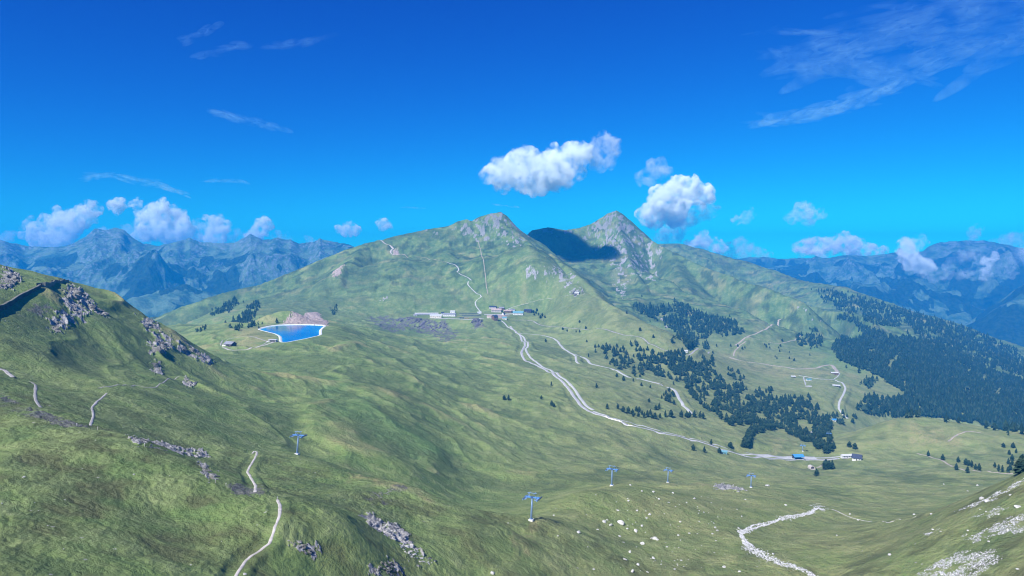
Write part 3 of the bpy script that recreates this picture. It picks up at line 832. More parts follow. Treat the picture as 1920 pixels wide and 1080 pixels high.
def lay(name, label, cat, C, step, width, mat, lift, wob, kind, shift=0.0):
    Ym = float(np.mean(C[:, 1]))
    T = np.gradient(C, axis=0); T /= np.linalg.norm(T, axis=1)[:, None] + 1e-9
    N = np.column_stack([-T[:, 1], T[:, 0]])
    k = np.arange(len(C))
    wl = width * 0.5 * (1 + wob * np.array(perlin(k * step / (width * 2.2), k * 0 + 0.5, 7)) * 1.5)
    wr = width * 0.5 * (1 + wob * np.array(perlin(k * step / (width * 2.2), k * 0 + 9.5, 8)) * 1.5)
    base = lift * 0.5 + Ym * 0.00012
    cols = []
    for f, dz in ((-1.12, -0.35), (-1.0, base), (-0.4, base + 0.03), (0.4, base + 0.03), (1.0, base), (1.12, -0.35)):
        w_ = wl if f < 0 else wr
        Q_ = C + N * (f * w_ + shift)[:, None]
        cols.append(np.column_stack([Q_, H(Q_[:, 0], Q_[:, 1]) + dz]))
    zc = np.maximum.reduce([cc_[:, 2] for cc_ in cols[1:5]])
    for cc_ in cols[1:5]: cc_[:, 2] = np.maximum(cc_[:, 2], zc - (0.05 if width > 2 else 0.35) * width)
    o = mesh_np(name, np.stack(cols, 1).reshape(-1, 3), grid_faces(len(C), 6)[:, ::-1], mat, True)
    if label: tag(o, label, cat, kind=kind)
    return o

GRAVEL = plain("pale_gravel", (0.42, 0.40, 0.38), 0.95, 0.22, 0.5, 0.1, bump=0.4)
GRAVEL2 = plain("grey_gravel", (0.33, 0.32, 0.31), 0.95, 0.25, 0.6, 0.1, bump=0.4)
ASPH = plain("sun_bleached_road", (0.43, 0.44, 0.43), 0.9, 0.12, 0.2, 0.1)
BALLAST = plain("track_ballast", (0.41, 0.41, 0.42), 0.95, 0.3, 0.6, 0.1, bump=0.5)
STEEL = plain("rail_steel", (0.42, 0.41, 0.40), 0.35, 0.1, 1.0, 0.5, metallic=0.8)
EARTH = plain("trodden_earth", (0.36, 0.32, 0.26), 0.95, 0.25, 0.4, 0.1)

ribbon("path", "stony footpath climbing the near slope to its brow", "footpath", "436 1095; 442 1080; 455 1058; 467 1046; 480 1037; 502 1024; 507 1015; 509 1008; 514 993; 520 979; 524 964; 525 950; 523 942; 520 937", 1.05, GRAVEL, 0.05, 0.3)
ribbon("path", "hairpin end of the footpath in the dip below the first pylon", "footpath", "479 923 345; 478 914 350; 477 907 355; 470 895 365; 464 885 375; 468 876 385; 473 867 395; 478 858 408; 482 850 418; 477 847 424; 473 850 420", 1.15, GRAVEL, 0.05, 0.3)
ribbon("path", "short pale footpath below the turf brow, bending downhill", "footpath", "200 737; 186 750; 173 763; 174 772; 175 780; 172 790; 169 798", 1.0, GRAVEL, 0.05, 0.3, bed=False)
ribbon("path", "footpath piece nearest the dark retaining wall slope", "footpath", "57 716; 64 720; 67 725; 66 738; 67 750; 72 758; 77 764", 1.3, GRAVEL2, 0.05, 0.3, bed=False)
ribbon("path", "grey gravel track cut by the left picture edge", "footpath", "-30 680; 0 692; 12 698; 25 708", 2.4, GRAVEL2, 0.05, 0.2, bed=False)
ribbon("path", "faint narrow trail crossing the slope under the rocks", "footpath", "184 728; 200 725; 217 723; 235 722; 253 722; 270 726; 282 727; 295 724; 307 717; 314 711; 330 709; 349 705", 0.8, GRAVEL2, 0.05, 0.3, bed=False)
ribbon("road", "pale road winding down from the hamlet beside the railway", "road", "938 600 2250; 945 605; 960 617; 973 627; 984 636; 990 645; 986 654; 988 661; 993 668; 1005 678; 1021 690; 1036 697; 1048 704; 1060 712; 1071 722; 1078 731; 1084 740; 1089 748; 1096 757; 1104 764; 1113 769", 5.0, ASPH, 0.1, 0.04)
ribbon("road", "pale service road looping east below the hamlet to the wood", "road", "973 626 2000; 985 626 1985; 1000 627 1970; 1012 628 1955; 1023 630 1930; 1034 633 1900; 1043 638; 1049 645; 1055 652; 1064 658; 1073 663; 1083 667; 1094 670; 1102 675; 1108 682; 1120 685; 1133 688; 1150 693; 1162 698; 1178 707; 1190 709; 1202 711; 1225 717; 1245 723; 1258 728; 1266 733; 1270 740; 1273 747; 1281 759; 1289 767; 1297 776", 6.0, ASPH, 0.1, 0.06)
ribbon("road", "short spur road dropping from the service road", "road", "1073 663; 1079 668; 1080 673; 1081 678; 1086 682", 5.0, ASPH, 0.1, 0.06)
ribbon("road", "gravel road zigzagging up the big green mountain above the hamlet", "road", "903 586 2420; 897 580; 892 573; 891 567; 893 562; 899 559; 903 557; 900 553; 893 550; 887 544; 881 538; 877 533; 878 529; 884 527; 879 521; 870 517; 862 514; 857 511; 860 507; 859 502; 855 498; 847 495; 838 492", 4.2, ASPH, 0.3, 0.10)
ribbon("path", "pale track rising from the hamlet to the white outcrop", "track", "948 582; 958 577; 972 573; 985 570; 1000 566; 1015 562; 1032 560; 1047 558; 1060 555; 1072 552", 5.5, GRAVEL, 0.3, 0.15)
ribbon("path", "pale straight lift-line scar down the face of the left summit", "track", "897 452; 901 468; 905 484; 908 500; 910 518; 912 536; 915 552", 2.6, EARTH, 0.3, 0.5)
ribbon("path", "faint trail linking the left shoulder to the zigzag road", "footpath", "757 478; 778 481; 800 484; 820 488; 838 492", 2.6, EARTH, 0.3, 0.3)
ribbon("path", "light scar of a track high on the left shoulder", "track", "713 449; 722 457; 735 461; 738 464; 734 468; 732 472; 735 477; 741 479; 752 476; 760 478", 6, GRAVEL, 0.4, 0.3)
ribbon("path", "faint farm track across the meadow under the hamlet", "track", "960 600; 985 600; 1000 602; 1010 608; 1030 612; 1060 614; 1110 618; 1160 625; 1200 632; 1215 642; 1232 650; 1245 656; 1265 660; 1300 660; 1330 660", 5.0, GRAVEL2, 0.2, 0.15)
ribbon("path", "tan track slanting up the meadow left of the dark forest", "track", "1378 648; 1400 632; 1425 622; 1442 612; 1460 600; 1466 597", 6.5, EARTH, 0.3, 0.15)
ribbon("path", "short tan track climbing out of the wood clearing", "track", "1376 668; 1377 660; 1385 650; 1398 640", 4.5, EARTH, 0.3, 0.15)
ribbon("path", "curved tan track below the little round wood", "track", "1400 633; 1430 638; 1455 644; 1480 640; 1500 630; 1520 624", 5.0, EARTH, 0.3, 0.15)
ribbon("path", "long tan ski run track through the dry meadow", "track", "1368 670 2300; 1385 675; 1413 680; 1440 684; 1470 688; 1500 692; 1530 690; 1556 684; 1566 692; 1572 700", 9, EARTH, 0.3, 0.15)
ribbon("road", "white farm road running past the barns down into the wood", "road", "1498 704; 1512 706; 1527 709; 1545 711; 1562 712; 1572 715; 1578 717; 1582 721; 1585 728; 1583 735; 1580 742; 1575 751; 1573 758; 1573 766; 1576 771; 1580 776; 1585 781; 1590 786", 5.0, ASPH, 0.15, 0.06)
ribbon("road", "short white drive up to the upper barn", "road", "1564 711; 1568 708; 1572 704; 1574 700; 1571 698", 3.0, ASPH, 0.15, 0.06)
ribbon("road", "short white drive ending at bare foundations", "road", "1507 707; 1508 713; 1510 719; 1511 722; 1518 723; 1522 724", 3.0, ASPH, 0.15, 0.06)
ribbon("path", "gravel drive linking the timber hut to the reservoir", "track", "418 652; 433 656; 450 656; 467 654; 482 651; 497 647; 506 644; 514 641", 4.0, GRAVEL, 0.1, 0.15)
ribbon("path", "thin loop of track around the grass by the reservoir", "track", "414 648; 416 641; 428 637; 462 630; 478 632; 492 637; 500 640; 497 644; 488 648", 2.0, GRAVEL2, 0.1, 0.15)
ribbon("path", "thin path at the foot of the scree hill", "footpath", "1560 955; 1585 966; 1605 973; 1625 977; 1641 979; 1660 979; 1677 977; 1695 974; 1713 970; 1730 966; 1746 962", 0.9, GRAVEL, 0.05, 0.3)
ribbon("path", "tan path curling over the rounded hill by the forest", "track", "1778 828; 1784 823; 1790 818; 1797 814; 1806 811; 1816 809; 1840 812", 3.0, EARTH, 0.1, 0.15)
ribbon("path", "dry track along the foot of the rounded hill", "track", "1720 850; 1745 857; 1771 866; 1790 875; 1804 880; 1830 883; 1858 885; 1900 888", 3.4, EARTH, 0.1, 0.15)
ribbon("path", "short tan lane from the railway to the stone vault", "track", "1531 877; 1540 873; 1548 868; 1553 864", 3.0, EARTH, 0.1, 0.15)
ribbon("path", "light forest lane between the conifers", "track", "1519 812; 1526 808; 1533 804; 1537 801", 5, ASPH, 0.2, 0.15)

# boulder stream in the gully, one bed of stones
STREAM = "1546 957; 1530 955; 1516 962; 1500 965; 1480 968; 1460 975; 1445 981; 1425 987; 1410 992; 1397 996; 1389 1001; 1392 1010; 1398 1020; 1410 1031; 1425 1039; 1442 1048; 1460 1056; 1480 1062; 1500 1067; 1522 1077; 1548 1092"
sp = line_on_ground(STREAM, 1.0)
M = NT_("pale_stream_stones")
P = M.n("ShaderNodeNewGeometry").outputs["Position"]
vo = M.n("ShaderNodeTexVoronoi", ins={"Scale": 0.9}); M.set(vo.inputs["Vector"], P)
M.bsdf(M.mix(M.ramp(M.noise(P, 1.3, 4, 0.7), 0.38, 0.6), c(0.24, 0.245, 0.255), c(0.62, 0.63, 0.64)), 0.9, None, 0.2)
STONE_PALE = M.m
def stone_template(rng, n=7):
    bm = bmesh.new()
    for _ in range(n * 2):
        v = Vector(rng.normal(size=3)); v.normalize(); bm.verts.new((v.x * rng.uniform(0.75, 1.1), v.y * rng.uniform(0.6, 0.95), v.z * rng.uniform(0.5, 0.8)))
    r = bmesh.ops.convex_hull(bm, input=bm.verts)
    bmesh.ops.delete(bm, geom=[g for g in r["geom_interior"] if isinstance(g, bmesh.types.BMVert)] , context='VERTS')
    bmesh.ops.triangulate(bm, faces=bm.faces)
    bm.verts.ensure_lookup_table()
    V_ = np.array([v.co for v in bm.verts]); F_ = np.array([[v.index for v in f.verts] for f in bm.faces])
    bm.verts.index_update(); F_ = np.array([[v.index for v in f.verts] for f in bm.faces]); bm.free()
    return V_, F_
TEMPL = [stone_template(RNG) for _ in range(10)]
def stone_mass(name, label, cat, P, size, mat, kind="stuff", sink=0.25):
    Vs, Fs, off = [], [], 0
    for (x, y), r in zip(P, size):
        V_, F_ = TEMPL[RNG.integers(len(TEMPL))]
        a = RNG.uniform(0, 6.28); ca, sa_ = math.cos(a), math.sin(a)
        W = V_ * r * np.array([1, 1, RNG.uniform(0.6, 1.0)])
        W = np.column_stack([W[:, 0] * ca - W[:, 1] * sa_ + x, W[:, 0] * sa_ + W[:, 1] * ca + y, W[:, 2]])
        W[:, 2] += float(H(x, y)) + r * sink
        Vs.append(W); Fs.append(F_ + off); off += len(V_)
    o = mesh_np(name, np.concatenate(Vs), np.concatenate(Fs), mat, False)
    tag(o, label, cat, kind=kind)
    return o
nS = 4200
ii = RNG.integers(0, len(sp), nS)
spread = RNG.normal(size=(nS, 2)) * (0.45 + 2.8 * np.clip(np.array(perlin(ii * 0.035, ii * 0.0 + 3.3, 5)) + 0.15, 0, 1))[:, None] + np.where(RNG.random(nS) < 0.38, 1.0, 0.0)[:, None] * np.column_stack([2.4 * np.sin(ii * 0.045), 1.8 * np.cos(ii * 0.06)])
stone_mass("stream_stones", "bed of pale stones in the winding stream gully", "stream bed", sp[ii] + spread, RNG.gamma(2.0, 0.12, nS) + 0.10, STONE_PALE)
# scree on the right-hand slope
sv = np.argwhere(M_scree > 0.45)
sel = sv[RNG.integers(0, len(sv), 5200)]
sx = XX[sel[:, 0], sel[:, 1]] + RNG.normal(size=len(sel)) * 0.5; sy = YY[sel[:, 0], sel[:, 1]] + RNG.normal(size=len(sel)) * 0.8
stone_mass("scree", "pale broken scree lying in bands on the right-hand slope", "scree", np.column_stack([sx, sy]), RNG.gamma(1.6, 0.075, len(sel)) + 0.07, STONE_PALE)

# railway: ballast bed with two rails
RAIL = "957 611; 967 622; 977 633; 984 643; 982 652; 978 660; 979 666; 982 672; 990 678; 1010 687; 1026 696; 1040 704; 1052 713; 1062 723; 1071 735; 1079 747; 1088 759; 1098 767; 1110 773; 1140 783; 1165 791; 1190 799; 1220 806; 1250 814; 1280 821; 1310 828; 1339 837; 1359 844; 1382 850; 1407 856; 1435 860; 1460 861.5; 1490 862; 1520 862; 1545 861.5; 1573 859"
ribbon("railway_track", "single-track mountain railway curving down from the hamlet to the small station", "railway", RAIL, 5.2, BALLAST, 0.25, 0.05)
ribbon("road", "pale gravel road beside the rails at the small station", "road", "1113 771; 1140 780; 1165 788; 1190 795; 1220 803; 1250 811; 1280 818; 1310 825; 1335 831; 1355 838; 1380 845; 1407 851; 1430 855; 1460 857; 1490 858; 1520 859; 1550 858; 1575 856; 1590 855", 4.2, ASPH, 0.12, 0.06)
ribbon("yard", "pale gravel yard between the railway and the blue lift station", "yard", "1405 850; 1420 851.5; 1440 854; 1460 856; 1480 857; 1500 858; 1530 859", 16, ASPH, 0.10, 0.2)
ribbon("yard", "bright paved forecourt in the middle of the hamlet", "yard", "806 596; 830 597; 860 598; 885 599; 904 597", 14, ASPH, 0.25, 0.1)
ribbon("yard", "pale station square beside the brown hotel", "yard", "908 590; 918 590; 932 590; 950 589; 966 588", 22, ASPH, 0.25, 0.1)

for q in PLAN:
    o = lay(*q)
    if q[0] == "railway_track":
        for sgn in (-0.55, 0.55):
            lay("rail", None, None, q[3], q[4], 0.16, STEEL, 0.55, 0.0, None, sgn).parent = o
# the ground mesh takes the beds cut for the paths
terrain.data.vertices.foreach_set("co", np.stack([XX, YY, Z], -1).astype(np.float32).reshape(-1)); terrain.data.update()
# ------------------------------------------------------------------ conifers
def needle_material():
    M = NT_("conifer_needles")
    P = M.n("ShaderNodeTexCoord").outputs["Object"]
    ri = M.n("ShaderNodeNewGeometry").outputs["Random Per Island"]
    n = M.noise(P, 1.6, 3, 0.6)
    a = M.mix(M.ramp(n, 0.35, 0.65), c(0.006, 0.021, 0.016), c(0.020, 0.046, 0.026))
    a = M.mix(M.ramp(ri, 0.55, 1.0), a, c(0.038, 0.068, 0.040))
    M.bsdf(a, 0.85, None, 0.15)
    return M.m
NEEDLE = needle_material()
BARK = plain("conifer_bark", (0.085, 0.062, 0.045), 0.95, 0.3, 3.0, 0.1)

def conifer_crown(rng, tiers, pts, h=1.0, rad=0.28, start=0.12):
    """ragged drooping whorls of branches, one unit high"""
    V_, F_ = [], []
    for k in range(tiers):
        f = k / (tiers - 1)
        z = start + (1 - start) * (f ** 0.92) * 0.93
        r = rad * (1 - f) ** 0.72 * rng.uniform(0.85, 1.12) * (0.72 + 0.6 * min(1, f * 5)) + 0.018
        thick = (1.0 / tiers) * rng.uniform(1.25, 1.7)
        ox, oy = rng.normal(size=2) * 0.012
        b = len(V_); V_.append((ox * 0.5, oy * 0.5, min(1.0, z + thick)))
        a0 = rng.uniform(0, 6.28)
        for q in range(pts):
            a = a0 + 2 * math.pi * q / pts + rng.normal() * 0.10
            long_ = (q % 2 == 0)
            rr = r * (rng.uniform(0.85, 1.25) if long_ else rng.uniform(0.45, 0.7))
            dz = -thick * (0.32 if long_ else 0.02) + rng.normal() * 0.012
            V_.append((ox + rr * math.cos(a), oy + rr * math.sin(a), z + dz))
        V_.append((ox, oy, z + thick * 0.15)); cidx = len(V_) - 1
        for q in range(pts):
            p, n_ = b + 1 + q, b + 1 + (q + 1) % pts
            F_.append((b, p, n_)); F_.append((cidx, n_, p))
    return np.array(V_), np.array(F_)

def trunk_mesh(rng, top=0.5):
    V_, F_ = [], []
    for k, (z, r) in enumerate(((-0.06, 0.034), (0.05, 0.026), (top, 0.012))):
        for q in range(6): V_.append((r * math.cos(q * math.pi / 3), r * math.sin(q * math.pi / 3), z))
    for k in range(2):
        for q in range(6):
            a, b = k * 6 + q, k * 6 + (q + 1) % 6
            F_ += [(a, b, b + 6), (a, b + 6, a + 6)]
    return np.array(V_), np.array(F_)

CROWNS = []
for q in range(5):
    V_, F_ = conifer_crown(RNG, 9, 12, rad=(0.24, 0.30, 0.27, 0.33, 0.21)[q])
    o = mesh_np("crown", V_, F_, NEEDLE, False, link=False); CROWNS.append(o.data); bpy.data.objects.remove(o)
tv, tf_ = trunk_mesh(RNG); o = mesh_np("trunk", tv, tf_, BARK, True, link=False); TRUNK = o.data; bpy.data.objects.remove(o)

N_TREES = 0
def tree(px, py, h, label, group, wide=1.0, near_to=None, parts=True, pt=None):
    global N_TREES
    p = pick(px, py, near_to) if pt is None else pt
    r = empty("conifer_tree", p, RNG.uniform(0, 6.28)); r.scale = (h * wide, h * wide, h)
    r.rotation_euler[0] = RNG.normal() * 0.02; r.rotation_euler[1] = RNG.normal() * 0.02
    tag(r, label, "conifer", group)
    for nm, me in (("crown", CROWNS[RNG.integers(5)]), ("trunk", TRUNK)):
        ch = bpy.data.objects.new(nm, me); COL.objects.link(ch); ch.parent = r
    N_TREES += 1
    return r

def crop(txt, ox, oy, k):
    return [(ox + x * k, oy + y * k) for x, y in pts_of(txt)]

lone = [
 (crop("868 168; 845 165; 1038 162; 1103 203; 1092 196; 1090 92", 640, 690, .3612), 7.5, "small dark conifer dotted alone on the open meadow left of the railway bend", "lone conifers left of the railway"),
 (crop("1380 212; 1435 212; 1325 104; 1430 48; 1465 66", 640, 690, .3612), 9.5, "dark conifer standing apart on the slope just right of the railway bend", "lone conifers right of the railway bend"),
 (crop("437 850; 500 862; 550 872; 597 842; 630 852; 665 884; 765 882; 730 905; 690 915; 620 905; 560 905; 780 925; 820 930; 880 920", 1100, 640, 1 / 6.4), 9.5, "conifer in the row fringing the low shrubs above the railway", "conifers fringing the shrubs above the railway"),
 (crop("945 912; 1010 908; 1135 912; 1200 912; 1235 908; 1290 912; 1360 922; 1398 926; 830 822; 868 816", 1100, 640, 1 / 6.4), 11, "conifer in the loose line where the service road ends", "conifers where the service road ends"),
 (crop("900 692; 925 660; 950 642; 950 714; 990 730; 1000 672; 1045 666; 1030 640; 990 602; 1047 758; 970 690", 1100, 640, 1 / 6.4), 10, "conifer in the small clump inside the bend of the service road", "conifers in the clump by the service road"),
 (crop("360 430; 445 478; 763 562; 748 732; 655 535; 120 556; 1040 520; 560 482; 578 420; 640 430", 1100, 640, 1 / 6.4), 8, "solitary conifer on the meadow along the service road", "solitary conifers along the service road"),
 (crop("55 428; 112 438; 148 398; 190 442; 242 412; 250 414; 310 412; 290 295", 1280, 690, .3612), 9.5, "dark conifer close beside the railway line", "conifers beside the railway line"),
 (crop("745 528; 758 524; 775 522", 1280, 690, .3612), 15, "tall conifer in the tight group of three below the station track", "three conifers below the station track"),
 (crop("695 562", 1280, 690, .3612), 12, "single conifer standing below the small stone vault", None),
 (crop("865 410", 1280, 690, .3612), 11, "slim conifer alone on the slope above the white station building", None),
 (crop("893 420", 1280, 690, .3612), 10.5, "round bushy conifer on the slope above the gabled house", None),
 (crop("1430 490; 1470 502; 1485 508; 1500 516; 1520 527; 1540 532; 1420 530; 1478 545; 1690 542; 1700 530; 1745 552; 1735 540; 1760 545; 1640 538; 1660 540", 1280, 690, .3612), 9, "dark conifer in the line along the foot of the rounded hill", "conifers along the foot of the rounded hill"),
 (crop("1620 517; 1665 412; 1695 450; 1710 482; 1730 442; 1690 500; 1710 505; 1715 415; 1765 480; 1275 458; 1350 478", 1280, 690, .3612), 9, "dark conifer scattered over the right end of the rounded hill", "conifers scattered on the rounded hill"),
 ([(1552, 838), (1557, 846), (1563, 842), (1545, 842), (1549, 850), (1534, 842), (1540, 834), (1556, 832)], 15, "tall conifer at the lower tip of the wood behind the railway", "tall conifers at the tip of the wood"),
 (crop("470 330; 485 320; 462 322; 540 340; 550 330; 600 400; 520 390; 625 410; 715 150", 1280, 340 + 200, 1 / 3), 9, "small conifer scattered over the grass between the woods", "small conifers between the woods"),
 (crop("560 900; 545 960; 600 965; 628 1010; 530 1000; 715 980; 720 945; 470 935; 490 940; 335 945; 350 940; 310 930; 270 930; 190 930; 140 915; 170 968", 1280, 340, 1 / 3), 9, "small dark conifer on the green slope left of the big forest", "small conifers left of the big forest"),
 (crop("1375 830; 1320 850; 1340 850; 1270 845; 1245 835; 1680 840; 1605 745; 1390 990; 1690 650; 1755 880; 1380 905; 1150 905; 1340 795", 640, 340, 1 / 3), 9, "tiny dark conifer on the meadow below the grassy spur", "conifers below the grassy spur"),
 (crop("1080 740; 1095 745; 1110 755; 1130 760; 1100 730; 1120 770; 1145 768; 1085 755", 640, 340, 1 / 3), 11, "dark conifer in the clump at the right end of the hamlet", "conifers at the right end of the hamlet"),
]
for lst, h, lab, grp in lone:
    for px, py in lst:
        tree(px, py, h * RNG.uniform(0.85, 1.25), lab, grp, RNG.uniform(1.1, 1.5))

CLEAR = [pts_of("1596 598; 1640 610; 1712 616; 1714 632; 1660 628; 1618 612"), pts_of("1660 690; 1684 660; 1690 664; 1668 696"), pts_of("1840 684; 1920 706; 1920 714; 1850 694"), pts_of("1742 640; 1760 648; 1748 652")]
def sample_poly(poly, n, gapscale=0, gap=0.0, seed=0):
    P = np.array(poly); out = []
    lo, hi_ = P.min(0), P.max(0); tries = 0
    while len(out) < n and tries < n * 30:
        tries += 1
        x, y = RNG.uniform(lo, hi_)
        if not inpoly(np.array([x]), np.array([y]), poly)[0]: continue
        if gapscale and any(inpoly(np.array([x]), np.array([y]), q)[0] for q in CLEAR): continue
        if gapscale and float(fbm(np.array([x / gapscale]), np.array([y / gapscale * 1.6]), 2, seed)[0]) < gap: continue
        out.append((x, y))
    return out

# the wood in the hollow: front trees one by one, the rest as one mass
W_OPEN = pts_of("1112 648; 1150 640; 1185 638; 1210 655; 1250 650; 1290 664; 1312 690; 1330 725; 1290 712; 1262 702; 1240 712; 1190 702; 1150 690; 1118 668")
W_DENSE = [pts_of("1205 680; 1240 664; 1262 660; 1300 676; 1330 690; 1352 712; 1372 728; 1400 742; 1440 744; 1490 744; 1530 762; 1560 785; 1558 815; 1552 838; 1535 842; 1500 826; 1465 808; 1440 800; 1400 796; 1372 800; 1345 780; 1316 764; 1296 742; 1282 722; 1262 712; 1228 704"),
           pts_of("1393 838; 1398 818; 1410 806; 1440 800; 1452 806; 1424 812; 1412 822; 1402 840")]
W_BITS = [pts_of("1306 672; 1340 668; 1350 688; 1320 690"), pts_of("1355 688; 1388 700; 1398 716; 1372 716"), pts_of("1372 724; 1398 722; 1400 734; 1376 736"), pts_of("1415 735; 1445 728; 1448 742; 1418 745"), pts_of("1560 770; 1605 780; 1600 795; 1560 800"), pts_of("1462 752; 1520 742; 1520 756; 1470 760")]
spots = []
for poly, n, gs, gp in [(W_OPEN, 170, 22, -0.12), (W_DENSE[0], 820, 30, -0.38), (W_DENSE[1], 60, 0, 0)] + [(b, 16, 0, 0) for b in W_BITS]:
    for px, py in sample_poly(poly, n, gs, gp, 3): spots.append(pick(px, py))
spots.sort(key=lambda p: p.y)
left = max(0, 298 - N_TREES)
for p in spots[:left]:
    tree(0, 0, RNG.uniform(10, 16), "dark conifer among the close-set front trees of the wood in the hollow", "conifers of the wood in the hollow", RNG.uniform(1.1, 1.55), pt=p)

def forest(name, label, P, hs, tiers=5, pts=7, rad=0.26):
    variants = [conifer_crown(RNG, tiers, pts, rad=rad * RNG.uniform(0.7, 1.3)) for _ in range(6)]
    Vs, Fs, off = [], [], 0
    for p, h in zip(P, hs):
        V_, F_ = variants[RNG.integers(6)]
        a = RNG.uniform(0, 6.28); ca, sa_ = math.cos(a), math.sin(a); w_ = h * RNG.uniform(0.9, 1.3)
        Vs.append(np.column_stack([(V_[:, 0] * ca - V_[:, 1] * sa_) * w_ + p[0], (V_[:, 0] * sa_ + V_[:, 1] * ca) * w_ + p[1], V_[:, 2] * h + p[2] - 0.08 * h]))
        Fs.append(F_ + off); off += len(V_)
    o = mesh_np(name, np.concatenate(Vs), np.concatenate(Fs), NEEDLE, False)
    tag(o, label, "forest", kind="stuff")
    return o
rest = spots[left:]
forest("forest", "back of the dark conifer wood in the hollow beyond the railway", rest, RNG.uniform(10, 16, len(rest)), 7, 9, 0.34)

def forest_from(polys, dens, hlo, hhi, gs=0, gp=0, seed=0, near_to=None):
    P = []
    for poly, n in zip(polys, dens):
        for px, py in sample_poly(poly, n, gs, gp, seed):
            if RNG.random() < 0.10: px += RNG.normal() * 0.006 * 1371; py += RNG.normal() * 4      # stragglers beyond the wood's edge
            P.append(pick(px, py, near_to))
    return P, RNG.uniform(hlo, hhi, len(P)) * np.where(RNG.random(len(P)) < 0.25, RNG.uniform(0.5, 0.8, len(P)), 1.0)
P_, h_ = forest_from([pts_of("1174 574; 1210 572; 1240 576; 1262 570; 1282 571; 1320 588; 1352 596; 1386 606; 1396 626; 1362 630; 1340 626; 1300 642; 1282 640; 1268 626; 1240 606; 1205 590"), pts_of("1268 632; 1300 645; 1330 640; 1330 655; 1290 655")], [900, 60], 14, 21, 26, -0.42, 5)
forest("forest", "dark forest band on the slope under the rocky right-hand summit", P_, h_, 5, 7)
P_, h_ = forest_from([pts_of("1490 634; 1506 622; 1528 616; 1548 624; 1548 640; 1520 650; 1496 650")], [110], 12, 18, 16, -0.3, 6)
forest("forest", "small round wood on the open slope left of the big forest", P_, h_, 5, 7)
BIG = [pts_of("1530 544; 1566 546; 1602 554; 1640 565; 1680 577; 1718 587; 1760 600; 1800 611; 1840 626; 1880 645; 1960 680; 1960 720; 1840 680; 1760 640; 1700 622; 1640 608; 1590 590; 1545 566"),
       pts_of("1556 664; 1562 646; 1580 632; 1600 640; 1620 628; 1600 606; 1570 596; 1580 590; 1640 612; 1660 628; 1712 634; 1760 642; 1840 682; 1960 722; 1960 830; 1900 812; 1850 800; 1790 788; 1745 782; 1736 760; 1700 740; 1672 722; 1650 706; 1618 694; 1580 678"),
       pts_of("1614 752; 1640 744; 1662 750; 1700 746; 1736 756; 1746 782; 1700 784; 1640 782; 1618 774"), pts_of("1612 720; 1640 708; 1650 716; 1630 730")]
P_, h_ = forest_from(BIG, [2400, 9500, 360, 30], 13, 24, 30, -0.52, 8)
forest("forest", "vast dark conifer forest falling away to the right-hand valley", P_, h_, 4, 6, 0.25)
P_, h_ = forest_from([pts_of("394 602; 398 590; 420 572; 440 560; 446 568; 428 590; 406 606; 398 614"), pts_of("430 616; 436 604; 452 592; 462 576; 474 568; 487 564; 486 580; 474 598; 462 612; 446 620"), pts_of("470 606; 500 600; 520 600; 490 610; 465 616")], [240, 260, 40], 10, 15, 0, 0, 9, 2600)
forest("forest", "two dark strips of trees climbing the slope behind the reservoir", P_, h_, 5, 7)
P_, h_ = forest_from([pts_of("622 584; 632 570; 636 580; 632 590; 624 592"), pts_of("366 618; 386 612; 388 620; 370 624")], [26, 12], 7, 11)
forest("forest", "low dark scrub in the ravine behind the quarry", P_, h_, 5, 7)
# ------------------------------------------------------------------ small solid builders
class MB:
    def __init__(s): s.bm = bmesh.new()
    def box(s, cx, cy, cz, sx, sy, sz, rot=None, bevel=0):
        m = Matrix.Translation((cx, cy, cz)) @ (rot if rot is not None else Matrix.Identity(4)) @ Matrix.Diagonal((sx, sy, sz, 1))
        bmesh.ops.create_cube(s.bm, size=1.0, matrix=m); return s
    def bar(s, a, b, w, h=None, seg=0):
        """square bar (seg=0) or round bar between two points"""
        a, b = Vector(a), Vector(b); d = b - a; L = d.length
        q = d.to_track_quat('Z', 'Y').to_matrix().to_4x4()
        m = Matrix.Translation((a + b) / 2) @ q
        if seg:
            bmesh.ops.create_cone(s.bm, cap_ends=True, segments=seg, radius1=w, radius2=(h if h is not None else w), depth=L, matrix=m)
        else:
            bmesh.ops.create_cube(s.bm, size=1.0, matrix=m @ Matrix.Diagonal((w, h or w, L, 1)))
        return s
    def poly(s, pts, faces):
        vs = [s.bm.verts.new(p) for p in pts]
        for f in faces: s.bm.faces.new([vs[i] for i in f])
        return s
    def build(s, name, mat, parent=None, smooth=False, loc=None):
        bmesh.ops.recalc_face_normals(s.bm, faces=s.bm.faces)
        me = bpy.data.meshes.new(name); s.bm.to_mesh(me); s.bm.free()
        for p in me.polygons: p.use_smooth = smooth
        if mat: me.materials.append(mat)
        o = bpy.data.objects.new(name, me); COL.objects.link(o)
        if parent: o.parent = parent
        if loc: o.location = loc
        return o

WHITE = plain("white_render", (0.62, 0.63, 0.62), 0.85, 0.08, 0.3, 0.2)
CREAM = plain("cream_render", (0.62, 0.58, 0.50), 0.85, 0.1, 0.3, 0.2)
BROWN = plain("brown_timber", (0.16, 0.095, 0.07), 0.85, 0.3, 0.6, 0.2)
DARKW = plain("dark_timber", (0.050, 0.042, 0.045), 0.85, 0.3, 0.6, 0.2)
PINKR = plain("weathered_pink_roof", (0.40, 0.31, 0.29), 0.8, 0.2, 0.4, 0.2)
GREYR = plain("grey_slate_roof", (0.24, 0.25, 0.30), 0.6, 0.15, 0.4, 0.35)
PALER = plain("pale_metal_roof", (0.54, 0.56, 0.57), 0.5, 0.08, 0.2, 0.4)
NAVYR = plain("dark_slate_roof", (0.035, 0.045, 0.085), 0.55, 0.2, 0.4, 0.35)
TEALR = plain("teal_roof", (0.13, 0.30, 0.36), 0.5, 0.12, 0.3, 0.4)
